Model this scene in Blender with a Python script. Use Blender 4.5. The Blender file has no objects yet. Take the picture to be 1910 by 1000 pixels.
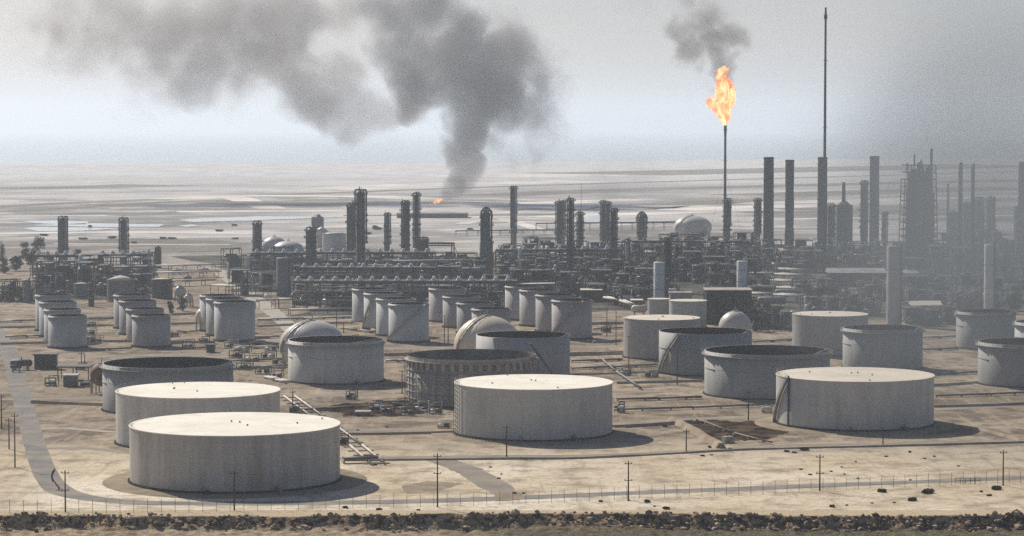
import bpy, math, random
from mathutils import Vector, Matrix, noise
R = math.radians
PI = math.pi
sc = bpy.context.scene
col = sc.collection

# ------------------------------------------------------------------ camera, world, sun
CAMZ = 86.0
FPX = 4900.0
PITCH = math.atan(265.0 / FPX)
cam_d = bpy.data.cameras.new('camera')
cam_d.sensor_width = 36.0
cam_d.lens = FPX / 1910.0 * 36.0
cam_d.clip_start = 1.0
cam_d.clip_end = 60000.0
cam = bpy.data.objects.new('camera', cam_d)
col.objects.link(cam)
cam.location = (0, 0, CAMZ)
cam.rotation_euler = (PI / 2 - PITCH, 0, 0)
sc.camera = cam

SUN_EL = 38.0
SUN_AZ = -35.0       # degrees from +Y towards +X
w = bpy.data.worlds.new('World')
sc.world = w
w.use_nodes = True
wn = w.node_tree.nodes; wl = w.node_tree.links
sky = wn.new('ShaderNodeTexSky')
sky.sky_type = 'NISHITA'
sky.sun_disc = False
sky.sun_elevation = R(SUN_EL)
sky.sun_rotation = R(SUN_AZ)
sky.air_density = 1.0
sky.dust_density = 1.2
sky.ozone_density = 2.0
tint = wn.new('ShaderNodeMix'); tint.data_type = 'RGBA'; tint.blend_type = 'MULTIPLY'
tint.inputs[0].default_value = 1.0; tint.inputs[7].default_value = (0.965, 0.945, 1.095, 1)
wl.new(sky.outputs[0], tint.inputs[6]); wl.new(tint.outputs[2], wn['Background'].inputs['Color'])
wn['Background'].inputs['Strength'].default_value = 0.058

sun_d = bpy.data.lights.new('sun', 'SUN')
sun_d.energy = 4.8
sun_d.angle = R(0.6)
sun_d.color = (1.0, 0.93, 0.82)
sun = bpy.data.objects.new('sun', sun_d)
col.objects.link(sun)
sd = Vector((math.sin(R(SUN_AZ)) * math.cos(R(SUN_EL)), math.cos(R(SUN_AZ)) * math.cos(R(SUN_EL)), math.sin(R(SUN_EL))))
sun.rotation_euler = (-sd).to_track_quat('-Z', 'Y').to_euler()
sun.location = (0, 0, 500)

sc.view_settings.view_transform = 'Standard'
sc.view_settings.look = 'None'
sc.view_settings.gamma = 1.0
sc.view_settings.use_curve_mapping = False
sc.view_settings.exposure = 0.20
sc.cycles.max_bounces = 5
sc.cycles.diffuse_bounces = 3
sc.cycles.glossy_bounces = 2
sc.cycles.transparent_max_bounces = 8
sc.cycles.volume_bounces = 1
sc.cycles.volume_max_steps = 256
sc.cycles.sample_clamp_indirect = 6.0
sc.cycles.use_denoising = False

HAZE_DENSITY = 0.000088
HAZE_COLOR = (0.76, 0.835, 0.915)

# ------------------------------------------------------------------ pixel <-> world helpers (photo is 1910 x 1000)
CP, SP = math.cos(PITCH), math.sin(PITCH)
def ray(px, py):
    a = 500.0 - py
    return Vector((px - 955.0, a * SP + FPX * CP, a * CP - FPX * SP))
def G(px, py, z=0.0):
    """point on the level z seen at a pixel, and metres per pixel there"""
    d = ray(px, py)
    t = (z - CAMZ) / d.z
    return d.x * t, d.y * t, t
def ZZ(Y, py):
    d = ray(955, py)
    return CAMZ + Y * d.z / d.y
def AT(px, py, Y):
    d = ray(px, py); t = Y / d.y
    return Vector((d.x * t, Y, CAMZ + d.z * t))

# ------------------------------------------------------------------ materials
MATS = {}
MATTE = {'dusty_asphalt', 'grey_dirt_road', 'oily_gravel', 'bank_earth', 'oil_soaked_sand', 'dusty_concrete', 'dusty_block_wall', 'dusty_leaves', 'dry_scrub_leaves', 'bark', 'rubble_rock', 'salt_crust', 'dark_scrub_ground',
         'oily_plant_yard', 'floating_roof_steel', 'tank_inner_steel', 'old_inner_wall', 'stack_concrete', 'dark_bitumen', 'weathered_pole_wood'}
def mat(name, c1, c2=None, scale=1.0, rough=0.7, metal=0.0, stretch=None, bump=0.0, spec=0.3, detail=4, lo=0.35, hi=0.65):
    if name in MATS: return MATS[name]
    m = bpy.data.materials.new(name); m.use_nodes = True
    nt = m.node_tree; n = nt.nodes; l = nt.links
    b = n['Principled BSDF']
    b.inputs['Roughness'].default_value = rough
    b.inputs['Metallic'].default_value = metal
    b.inputs['Specular IOR Level'].default_value = 0.0 if name in MATTE else spec
    if c2 is None: c2 = tuple(x * 0.72 for x in c1)
    geo = n.new('ShaderNodeNewGeometry')
    mp = n.new('ShaderNodeMapping')
    if stretch: mp.inputs['Scale'].default_value = stretch
    l.new(geo.outputs['Position'], mp.inputs['Vector'])
    nz = n.new('ShaderNodeTexNoise'); nz.inputs['Scale'].default_value = scale; nz.inputs['Detail'].default_value = detail
    l.new(mp.outputs[0], nz.inputs['Vector'])
    mr = n.new('ShaderNodeMapRange'); mr.inputs[1].default_value = lo; mr.inputs[2].default_value = hi
    l.new(nz.outputs['Fac'], mr.inputs[0])
    mx = n.new('ShaderNodeMix'); mx.data_type = 'RGBA'
    mx.inputs[6].default_value = (*c1, 1); mx.inputs[7].default_value = (*c2, 1)
    l.new(mr.outputs[0], mx.inputs[0]); l.new(mx.outputs[2], b.inputs['Base Color'])
    if bump:
        bp = n.new('ShaderNodeBump'); bp.inputs['Strength'].default_value = bump; bp.inputs['Distance'].default_value = 0.4
        l.new(nz.outputs['Fac'], bp.inputs['Height']); l.new(bp.outputs[0], b.inputs['Normal'])
    MATS[name] = m
    return m

class NT:
    """short hand for building node maths"""
    def __init__(s, nt): s.nt = nt; s.n = nt.nodes; s.l = nt.links
    def _in(s, node, i, v):
        if v is None: return
        if hasattr(v, 'is_output'): s.l.new(v, node.inputs[i])
        else: node.inputs[i].default_value = v
    def math(s, op, a, b=None, c=None, clamp=False):
        m = s.n.new('ShaderNodeMath'); m.operation = op; m.use_clamp = clamp
        s._in(m, 0, a); s._in(m, 1, b); s._in(m, 2, c)
        return m.outputs[0]
    def maprange(s, v, a, b, c=0.0, d=1.0, smooth=False):
        m = s.n.new('ShaderNodeMapRange'); m.interpolation_type = 'SMOOTHSTEP' if smooth else 'LINEAR'
        s._in(m, 0, v); s._in(m, 1, a); s._in(m, 2, b); s._in(m, 3, c); s._in(m, 4, d)
        return m.outputs[0]
    def noise(s, vec, scale, detail=4, rough=0.55, dist=0.0):
        m = s.n.new('ShaderNodeTexNoise'); s.l.new(vec, m.inputs['Vector'])
        m.inputs['Scale'].default_value = scale; m.inputs['Detail'].default_value = detail
        m.inputs['Roughness'].default_value = rough; m.inputs['Distortion'].default_value = dist
        return m.outputs['Fac']
    def mapping(s, vec, scale=(1, 1, 1), rot=(0, 0, 0), loc=(0, 0, 0)):
        m = s.n.new('ShaderNodeMapping'); s.l.new(vec, m.inputs['Vector'])
        m.inputs['Scale'].default_value = scale; m.inputs['Rotation'].default_value = rot; m.inputs['Location'].default_value = loc
        return m.outputs[0]
    def mix(s, f, a, b):
        m = s.n.new('ShaderNodeMix'); m.data_type = 'RGBA'
        s._in(m, 0, f)
        for i, v in ((6, a), (7, b)):
            if isinstance(v, tuple): m.inputs[i].default_value = (*v, 1)
            else: s.l.new(v, m.inputs[i])
        return m.outputs[2]

def tank_shell_mat(name, base, streak, rust=0.0, seams=0.30, R_=20.0, rustc=(0.24, 0.17, 0.12), grime=0.35):
    if name in MATS: return MATS[name]
    m = bpy.data.materials.new(name); m.use_nodes = True
    b = m.node_tree.nodes['Principled BSDF']; b.inputs['Roughness'].default_value = 0.62; b.inputs['Specular IOR Level'].default_value = 0.25
    N = NT(m.node_tree)
    tc = N.n.new('ShaderNodeTexCoord')
    sep = N.n.new('ShaderNodeSeparateXYZ'); N.l.new(tc.outputs['Object'], sep.inputs[0])
    ang = N.math('ARCTAN2', sep.outputs[1], sep.outputs[0])
    u = N.math('MULTIPLY', ang, R_)
    cmb = N.n.new('ShaderNodeCombineXYZ'); N._in(cmb, 0, u); N._in(cmb, 1, sep.outputs[2])
    oi = N.n.new('ShaderNodeObjectInfo')
    N._in(cmb, 2, N.math('MULTIPLY', oi.outputs['Random'], 60.0))
    v = cmb.outputs[0]
    s1 = N.noise(N.mapping(v, (0.9, 0.05, 1)), 1.0, 5, 0.6)
    s2 = N.noise(N.mapping(v, (0.10, 0.10, 1)), 1.0, 4, 0.6)
    s3 = N.noise(N.mapping(v, (0.22, 0.035, 1), loc=(7, 3, 0)), 1.0, 5, 0.65)
    c = N.mix(N.maprange(s1, 0.40, 0.72, 0, grime), base, streak)
    c = N.mix(N.maprange(s2, 0.40, 0.70, 0, 0.40), c, tuple(x * 0.78 for x in base))
    br = N.n.new('ShaderNodeTexBrick')
    N.l.new(v, br.inputs['Vector'])
    br.inputs['Scale'].default_value = 1.0; br.inputs['Mortar Size'].default_value = 0.05
    br.inputs['Brick Width'].default_value = 9.0; br.inputs['Row Height'].default_value = 2.4
    br.inputs['Color1'].default_value = (0, 0, 0, 1); br.inputs['Color2'].default_value = (0.35, 0.35, 0.35, 1); br.inputs['Mortar'].default_value = (1, 1, 1, 1)
    c = N.mix(N.math('MULTIPLY', br.outputs['Color'], seams), c, tuple(x * 0.45 for x in base))
    if rust > 0:
        c = N.mix(N.math('MULTIPLY', N.maprange(s3, 0.50, 0.72), rust), c, rustc)
    tn = N.n.new('ShaderNodeMix'); tn.data_type = 'RGBA'; tn.blend_type = 'MULTIPLY'; tn.inputs[0].default_value = 1.0
    N.l.new(c, tn.inputs[6]); gr = N.maprange(oi.outputs['Random'], 0.0, 1.0, 0.80, 1.04); N.l.new(gr, tn.inputs[7])
    N.l.new(tn.outputs[2], b.inputs['Base Color'])
    MATS[name] = m
    return m

M = {}
M['shell'] = tank_shell_mat('pale_tank_paint', (0.62, 0.60, 0.535), (0.34, 0.32, 0.275), rust=0.45)
M['shell_rust'] = tank_shell_mat('stained_tank_paint', (0.63, 0.605, 0.54), (0.35, 0.31, 0.26), rust=0.85, grime=0.6, rustc=(0.38, 0.28, 0.20))
M['shell_mid'] = tank_shell_mat('dull_grey_tank_paint', (0.36, 0.365, 0.34), (0.20, 0.195, 0.18), rust=0.5, grime=0.5)
M['shell_small'] = tank_shell_mat('grey_tank_paint', (0.50, 0.51, 0.475), (0.28, 0.275, 0.25), rust=0.35, R_=8)
M['shell_warm'] = tank_shell_mat('warm_grey_tank_paint', (0.40, 0.38, 0.36), (0.24, 0.22, 0.21), rust=0.35, R_=8)
M['shell_old'] = tank_shell_mat('weathered_tank_plates', (0.56, 0.52, 0.45), (0.24, 0.22, 0.185), rust=0.7, seams=0.75, grime=0.7)
M['roof'] = mat('cream_tank_roof_paint', (0.84, 0.80, 0.68), (0.70, 0.66, 0.54), 0.10, 0.6, lo=0.4, hi=0.75)
def roof_mat(name, c1, c2, c3):
    m = bpy.data.materials.new(name); m.use_nodes = True
    b = m.node_tree.nodes['Principled BSDF']; b.inputs['Roughness'].default_value = 0.8; b.inputs['Specular IOR Level'].default_value = 0.1
    N = NT(m.node_tree); tc = N.n.new('ShaderNodeTexCoord'); v = tc.outputs['Object']
    oi = N.n.new('ShaderNodeObjectInfo'); sh = N.n.new('ShaderNodeVectorMath'); sh.operation = 'ADD'
    N.l.new(v, sh.inputs[0]); cb = N.n.new('ShaderNodeCombineXYZ'); N._in(cb, 2, N.math('MULTIPLY', oi.outputs['Random'], 90.0)); N.l.new(cb.outputs[0], sh.inputs[1]); q = sh.outputs[0]
    c = N.mix(N.maprange(N.noise(q, 0.08, 6, 0.6), 0.42, 0.68), c1, c2)
    c = N.mix(N.maprange(N.noise(q, 0.22, 6, 0.7, 1.0), 0.56, 0.70, 0, 0.6), c, c3)
    br = N.n.new('ShaderNodeTexBrick'); N.l.new(N.mapping(v, rot=(0, 0, .4)), br.inputs['Vector'])
    br.inputs['Scale'].default_value = 1.0; br.inputs['Mortar Size'].default_value = 0.05; br.inputs['Brick Width'].default_value = 8.0; br.inputs['Row Height'].default_value = 2.2
    br.inputs['Color1'].default_value = (0, 0, 0, 1); br.inputs['Color2'].default_value = (0.5, 0.5, 0.5, 1); br.inputs['Mortar'].default_value = (1, 1, 1, 1)
    c = N.mix(N.math('MULTIPLY', br.outputs['Color'], 0.16), c, c3)
    N.l.new(c, b.inputs['Base Color']); MATS[name] = m
    return m
M['roof'] = roof_mat('seamed_cream_roof', (0.84, 0.80, 0.68), (0.72, 0.68, 0.56), (0.48, 0.43, 0.34))
M['roof_tan'] = roof_mat('seamed_tan_roof', (0.66, 0.60, 0.49), (0.56, 0.50, 0.40), (0.38, 0.33, 0.26))
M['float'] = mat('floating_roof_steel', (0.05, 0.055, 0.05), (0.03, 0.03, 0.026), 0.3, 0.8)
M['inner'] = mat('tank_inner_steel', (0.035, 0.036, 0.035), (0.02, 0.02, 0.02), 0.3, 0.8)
M['girder'] = mat('girder_paint', (0.36, 0.35, 0.33), (0.24, 0.22, 0.20), 0.5, 0.7)
M['dark'] = mat('dark_bitumen', (0.03, 0.03, 0.03), (0.05, 0.045, 0.04), 0.8, 0.9)
M['steel'] = mat('dull_steel', (0.085, 0.095, 0.09), (0.045, 0.05, 0.048), 0.35, 0.6)
M['steel_g'] = mat('green_grey_steel', (0.085, 0.105, 0.098), (0.045, 0.058, 0.053), 0.4, 0.7)
M['steel_d'] = mat('dark_sooty_steel', (0.075, 0.085, 0.088), (0.04, 0.046, 0.048), 0.4, 0.8)
M['pipe'] = mat('insulated_pipe', (0.22, 0.22, 0.205), (0.12, 0.12, 0.11), 0.3, 0.55)
M['pipe_p'] = mat('pale_pipe', (0.50, 0.46, 0.40), (0.36, 0.32, 0.27), 0.3, 0.6)
M['pipe_b'] = mat('brown_pipe', (0.20, 0.16, 0.125), (0.12, 0.095, 0.075), 0.3, 0.7)
M['col_grey'] = mat('grey_column_paint', (0.16, 0.175, 0.16), (0.08, 0.09, 0.083), 0.22, 0.5, stretch=(1, 1, 0.3))
M['col_pale'] = mat('pale_column_paint', (0.64, 0.65, 0.62), (0.48, 0.48, 0.45), 0.22, 0.5)
M['col_mid'] = mat('dusty_tower_paint', (0.40, 0.385, 0.37), (0.28, 0.27, 0.26), 0.22, 0.6)
M['col_dark'] = mat('dark_column_paint', (0.055, 0.065, 0.06), (0.03, 0.035, 0.034), 0.25, 0.6)
M['stack'] = mat('stack_concrete', (0.085, 0.095, 0.095), (0.045, 0.052, 0.052), 0.12, 0.85, stretch=(1, 1, 0.35))
M['white'] = mat('white_paint', (0.80, 0.78, 0.73), (0.62, 0.60, 0.55), 0.5, 0.5)
M['sphere'] = mat('cream_sphere_paint', (0.62, 0.52, 0.38), (0.48, 0.41, 0.31), 0.20, 0.45, lo=0.4, hi=0.8)
M['sphere_g'] = mat('grey_sphere_paint', (0.50, 0.47, 0.42), (0.38, 0.36, 0.33), 0.20, 0.45)
M['rustred'] = mat('rust_red_paint', (0.20, 0.085, 0.05), (0.10, 0.045, 0.03), 0.4, 0.7)
M['wood'] = mat('weathered_pole_wood', (0.11, 0.08, 0.055), (0.06, 0.045, 0.03), 1.5, 0.9)
M['asphalt'] = mat('dusty_asphalt', (0.20, 0.195, 0.19), (0.34, 0.30, 0.24), 0.12, 0.85, lo=0.35, hi=0.75, detail=6)
M['dirtroad'] = mat('grey_dirt_road', (0.23, 0.205, 0.175), (0.33, 0.285, 0.23), 0.10, 0.95, detail=8)
M['gravel'] = mat('oily_gravel', (0.33, 0.275, 0.20), (0.22, 0.185, 0.135), 0.25, 0.95, detail=8)
M['bank'] = mat('bank_earth', (0.40, 0.33, 0.25), (0.26, 0.21, 0.155), 0.20, 0.95, bump=0.6, detail=8)
M['oil'] = mat('oil_soaked_sand', (0.02, 0.014, 0.010), (0.13, 0.095, 0.065), 0.16, 0.8, detail=8, lo=0.42, hi=0.68)
M['concrete'] = mat('dusty_concrete', (0.46, 0.42, 0.36), (0.34, 0.31, 0.26), 0.3, 0.9)
M['wall'] = mat('dusty_block_wall', (0.07, 0.068, 0.06), (0.045, 0.043, 0.04), 0.3, 0.9)
M['leaf'] = mat('dusty_leaves', (0.065, 0.085, 0.045), (0.03, 0.045, 0.028), 0.6, 0.8)
M['leaf_b'] = mat('dry_scrub_leaves', (0.09, 0.085, 0.05), (0.045, 0.04, 0.028), 0.9, 0.9)
M['bark'] = mat('bark', (0.10, 0.075, 0.05), (0.06, 0.045, 0.03), 2.0, 0.9)
M['rock'] = mat('rubble_rock', (0.52, 0.40, 0.27), (0.09, 0.062, 0.04), 0.6, 0.95, detail=5, lo=0.42, hi=0.60)
M['sheetroof'] = mat('pale_sheet_roof', (0.42, 0.41, 0.39), (0.30, 0.28, 0.26), 0.2, 0.6)
M['machine'] = mat('dark_machine_paint', (0.035, 0.037, 0.035), (0.06, 0.052, 0.045), 0.8, 0.6)
M['yard'] = mat('oily_plant_yard', (0.06, 0.06, 0.055), (0.17, 0.155, 0.13), 0.05, 0.9, detail=8, lo=0.4, hi=0.7)
M['glass'] = mat('window_glass', (0.03, 0.035, 0.04), None, 1, 0.1, spec=0.6)
M['tyre'] = mat('tyre_rubber', (0.02, 0.02, 0.02), None, 1, 0.9)
M['salt'] = mat('salt_crust', (0.76, 0.72, 0.67), (0.48, 0.44, 0.39), 0.012, 0.9, detail=8)
M['scrubland'] = mat('dark_scrub_ground', (0.17, 0.16, 0.135), (0.26, 0.235, 0.195), 0.012, 0.95, detail=8)

def water_mat(name, c, rough, bumpscale):
    m = bpy.data.materials.new(name); m.use_nodes = True
    b = m.node_tree.nodes['Principled BSDF']
    b.inputs['Base Color'].default_value = (*c, 1); b.inputs['Roughness'].default_value = rough
    b.inputs['IOR'].default_value = 1.33
    N = NT(m.node_tree)
    geo = N.n.new('ShaderNodeNewGeometry')
    nz = N.noise(geo.outputs['Position'], bumpscale, 4)
    bp = N.n.new('ShaderNodeBump'); bp.inputs['Strength'].default_value = 0.25; bp.inputs['Distance'].default_value = 0.5
    N.l.new(nz, bp.inputs['Height']); N.l.new(bp.outputs[0], b.inputs['Normal'])
    return m
M['sea'] = water_mat('hazy_sea_water', (0.38, 0.46, 0.47), 0.45, 0.02)
M['pond'] = water_mat('pond_water', (0.20, 0.24, 0.26), 0.08, 0.05)

def ground_mat():
    m = bpy.data.materials.new('desert_sand'); m.use_nodes = True
    b = m.node_tree.nodes['Principled BSDF']; b.inputs['Roughness'].default_value = 0.95; b.inputs['Specular IOR Level'].default_value = 0.0
    N = NT(m.node_tree)
    geo = N.n.new('ShaderNodeNewGeometry')
    p = geo.outputs['Position']
    sep = N.n.new('ShaderNodeSeparateXYZ'); N.l.new(p, sep.inputs[0])
    n0 = N.noise(p, 0.0022, 7, 0.6, 0.6)
    n1 = N.noise(p, 0.016, 7, 0.6, 0.4)
    n2 = N.noise(p, 0.10, 6, 0.65)
    n3 = N.noise(p, 0.9, 4, 0.7)
    tracks = N.noise(N.mapping(p, (0.25, 0.02, 1), rot=(0, 0, 0.5)), 1.0, 4, 0.6, 1.2)
    sand = (0.57, 0.475, 0.335); tan = (0.265, 0.215, 0.155); grey = (0.15, 0.13, 0.105); pale = (0.78, 0.70, 0.56)
    # near sand flat, tank farm, far plain
    near = N.mix(N.maprange(n1, 0.42, 0.64), sand, pale)
    near = N.mix(N.maprange(n2, 0.48, 0.66, 0, 0.80), near, tan)
    near = N.mix(N.maprange(N.noise(N.mapping(p, (1, 1, 1), loc=(40, 9, 3)), 0.45, 5, 0.7), 0.54, 0.68, 0, 0.6), near, (0.24, 0.19, 0.135))
    near = N.mix(N.maprange(tracks, 0.56, 0.72, 0, 0.45), near, tan)
    farm = N.mix(N.maprange(n1, 0.36, 0.60), tan, (0.40, 0.325, 0.245))
    farm = N.mix(N.maprange(n2, 0.46, 0.62, 0, 0.9), farm, grey)
    farm = N.mix(N.maprange(N.noise(N.mapping(p, (1, 1, 1), loc=(4, 79, 3)), 0.045, 6, 0.65, 0.8), 0.48, 0.60, 0, 0.8), farm, (0.12, 0.10, 0.08))
    farm = N.mix(N.maprange(tracks, 0.52, 0.68, 0, 0.38), farm, (0.50, 0.43, 0.33))
    far = N.mix(N.maprange(n0, 0.40, 0.58), (0.54, 0.52, 0.49), (0.23, 0.225, 0.22))
    far = N.mix(N.maprange(n1, 0.50, 0.66, 0, 0.7), far, (0.72, 0.69, 0.65))
    far = N.mix(N.maprange(N.noise(N.mapping(p, (1, 1, 1), loc=(400, 9, 3)), 0.006, 6, 0.6, 0.8), 0.50, 0.64, 0, 0.75), far, (0.16, 0.15, 0.13))
    yy = N.math('ADD', sep.outputs[1], N.math('MULTIPLY', N.math('SUBTRACT', n1, 0.5), 160.0))
    c = N.mix(N.maprange(yy, 665, 735), near, farm)
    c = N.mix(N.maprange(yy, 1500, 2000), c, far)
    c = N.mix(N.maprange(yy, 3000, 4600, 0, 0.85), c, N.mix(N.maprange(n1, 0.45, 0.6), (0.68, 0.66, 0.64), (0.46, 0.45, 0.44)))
    c = N.mix(N.maprange(n3, 0.40, 0.75, 0, 0.30), c, (0.20, 0.165, 0.125))
    N.l.new(c, b.inputs['Base Color'])
    bp = N.n.new('ShaderNodeBump'); bp.inputs['Strength'].default_value = 0.8; bp.inputs['Distance'].default_value = 0.8
    h = N.math('ADD', n2, N.math('MULTIPLY', n3, 0.35))
    N.l.new(h, bp.inputs['Height']); N.l.new(bp.outputs[0], b.inputs['Normal'])
    return m
M['ground'] = ground_mat()

# ------------------------------------------------------------------ mesh builder
class MB:
    def __init__(s): s.v = []; s.f = []; s.sm = []
    def add(s, vs, fs, smooth=False):
        o = len(s.v); s.v += [tuple(x) for x in vs]
        s.f += [tuple(i + o for i in f) for f in fs]; s.sm += [smooth] * len(fs)
        return s
    def box(s, cx, cy, cz, sx, sy, sz, rot=0.0):
        hx, hy, hz = sx / 2, sy / 2, sz / 2
        c, n = math.cos(rot), math.sin(rot); vs = []
        for z in (-hz, hz):
            for x, y in ((-hx, -hy), (hx, -hy), (hx, hy), (-hx, hy)):
                vs.append((cx + x * c - y * n, cy + x * n + y * c, cz + z))
        return s.add(vs, [(0, 3, 2, 1), (4, 5, 6, 7), (0, 1, 5, 4), (1, 2, 6, 5), (2, 3, 7, 6), (3, 0, 4, 7)])
    def beam(s, a, b, t=0.3, t2=None):
        a = Vector(a); b = Vector(b); d = b - a
        if d.length < 1e-5: return s
        d.normalize()
        up = Vector((0, 0, 1)) if abs(d.z) < 0.95 else Vector((0, 1, 0))
        u = d.cross(up).normalized() * t / 2; v = d.cross(u).normalized() * (t2 or t) / 2
        vs = [p + q for p in (a, b) for q in (-u - v, u - v, u + v, -u + v)]
        return s.add(vs, [(0, 1, 2, 3), (7, 6, 5, 4), (0, 4, 5, 1), (1, 5, 6, 2), (2, 6, 7, 3), (3, 7, 4, 0)])
    def lathe(s, prof, n=16, cx=0, cy=0, cz=0, axis='z', smooth=True, cap0=True, cap1=True, a0=0.0, a1=2 * PI):
        """prof: list of (r, h)"""
        full = abs(a1 - a0 - 2 * PI) < 1e-6
        cnt = n if full else n + 1
        vs = []
        for r, h in prof:
            for i in range(cnt):
                a = a0 + (a1 - a0) * i / n
                x, y, z = r * math.cos(a), r * math.sin(a), h
                if axis == 'x': x, y, z = h, x, y
                elif axis == 'y': x, y, z = y, h, x
                vs.append((cx + x, cy + y, cz + z))
        fs = []
        for k in range(len(prof) - 1):
            for i in range(n):
                j = (i + 1) % cnt
                fs.append((k * cnt + i, k * cnt + j, (k + 1) * cnt + j, (k + 1) * cnt + i))
        s.add(vs, fs, smooth)
        o = len(s.v) - len(vs)
        if full and cap0 and prof[0][0] > 1e-4:
            s.f.append(tuple(o + i for i in reversed(range(n)))); s.sm.append(False)
        if full and cap1 and prof[-1][0] > 1e-4:
            s.f.append(tuple(o + (len(prof) - 1) * n + i for i in range(n))); s.sm.append(False)
        return s
    def cyl(s, a, b, r, r2=None, n=8, smooth=True, caps=True):
        a = Vector(a); b = Vector(b); d = b - a
        if d.length < 1e-5: return s
        d.normalize(); r2 = r if r2 is None else r2
        up = Vector((0, 0, 1)) if abs(d.z) < 0.95 else Vector((0, 1, 0))
        u = d.cross(up).normalized(); v = d.cross(u).normalized(); vs = []
        for p, rr in ((a, r), (b, r2)):
            for i in range(n):
                an = 2 * PI * i / n
                vs.append(p + u * rr * math.cos(an) + v * rr * math.sin(an))
        fs = [(i, (i + 1) % n, n + (i + 1) % n, n + i) for i in range(n)]
        s.add(vs, fs, smooth)
        if caps:
            o = len(s.v) - 2 * n
            s.f.append(tuple(o + i for i in reversed(range(n)))); s.sm.append(False)
            s.f.append(tuple(o + n + i for i in range(n))); s.sm.append(False)
        return s
    def tube(s, pts, r, n=6):
        for a, b in zip(pts[:-1], pts[1:]): s.cyl(a, b, r, n=n)
        return s
    def ell(s, cx, cy, cz, rx, ry, rz, nu=16, nv=10, smooth=True):
        vs = []
        for j in range(1, nv):
            t = PI * j / nv
            for i in range(nu):
                a = 2 * PI * i / nu
                vs.append((cx + rx * math.sin(t) * math.cos(a), cy + ry * math.sin(t) * math.sin(a), cz + rz * math.cos(t)))
        vs.append((cx, cy, cz + rz)); vs.append((cx, cy, cz - rz))
        fs = []
        for j in range(nv - 2):
            for i in range(nu):
                fs.append((j * nu + i, (j + 1) * nu + i, (j + 1) * nu + (i + 1) % nu, j * nu + (i + 1) % nu))
        T = len(vs) - 2; B = T + 1; L = (nv - 2) * nu
        for i in range(nu):
            fs.append((T, i, (i + 1) % nu)); fs.append((B, L + (i + 1) % nu, L + i))
        return s.add(vs, fs, smooth)
    def rock(s, c, r, rnd):
        ico = [(0, 0, -1), (.72, -.53, -.45), (-.28, -.85, -.45), (-.89, 0, -.45), (-.28, .85, -.45), (.72, .53, -.45),
               (.28, -.85, .45), (-.72, -.53, .45), (-.72, .53, .45), (.28, .85, .45), (.89, 0, .45), (0, 0, 1)]
        fs = [(0, 1, 2), (1, 0, 5), (0, 2, 3), (0, 3, 4), (0, 4, 5), (1, 5, 10), (2, 1, 6), (3, 2, 7), (4, 3, 8), (5, 4, 9),
              (1, 10, 6), (2, 6, 7), (3, 7, 8), (4, 8, 9), (5, 9, 10), (6, 10, 11), (7, 6, 11), (8, 7, 11), (9, 8, 11), (10, 9, 11)]
        a = rnd.uniform(0, 6.28); ca, sa = math.cos(a), math.sin(a)
        ex, ey, ez = r * rnd.uniform(.7, 1.4), r * rnd.uniform(.7, 1.3), r * rnd.uniform(.5, .9)
        vs = []
        for x, y, z in ico:
            k = rnd.uniform(.75, 1.2); x, y, z = x * ex * k, y * ey * k, z * ez * k
            vs.append((c[0] + x * ca - y * sa, c[1] + x * sa + y * ca, c[2] + z))
        return s.add(vs, fs)
    def leaves(s, c, r, rz, cnt, size, rnd):
        for _ in range(cnt):
            while True:
                x, y, z = rnd.uniform(-1, 1), rnd.uniform(-1, 1), rnd.uniform(-1, 1)
                if x * x + y * y + z * z <= 1: break
            k = rnd.uniform(.75, 1.05)
            p = Vector((c[0] + x * r * k, c[1] + y * r * k, c[2] + z * rz * k))
            d1 = Vector((rnd.uniform(-1, 1), rnd.uniform(-1, 1), rnd.uniform(-1, 1))).normalized()
            d2 = d1.orthogonal().normalized(); sz = size * rnd.uniform(.6, 1.3)
            s.add([p - d1 * sz, p - d2 * sz * .6, p + d1 * sz, p + d2 * sz * .6], [(0, 1, 2, 3)])
        return s
    def build(s, name, m, parent=None, loc=None):
        me = bpy.data.meshes.new(name)
        me.from_pydata(s.v, [], s.f)
        me.polygons.foreach_set('use_smooth', s.sm)
        me.materials.append(m)
        o = bpy.data.objects.new(name, me); col.objects.link(o)
        if parent: o.parent = parent
        if loc: o.location = loc
        return o

AUTO = []   # things whose label is completed at the end: (object, look, px, row phrase)
def tag(o, label, cat, group=None):
    o['label'] = label; o['category'] = cat
    if group: o['group'] = group
    return o
def thing(name, loc, label, cat, group=None, rot=0.0):
    e = bpy.data.objects.new(name, None); col.objects.link(e)
    e.empty_display_size = 2
    e.location = loc; e.rotation_euler = (0, 0, rot)
    return tag(e, label, cat, group)
def auto(o, px, row=''):
    AUTO.append((o, o['label'], px, row)); return o
def struct(o, kind='structure'):
    o['kind'] = kind; return o
def copy_tree(o, parent=None):
    c = o.copy(); col.objects.link(c); c.parent = parent
    for ch in list(o.children): copy_tree(ch, c)
    return c

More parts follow.
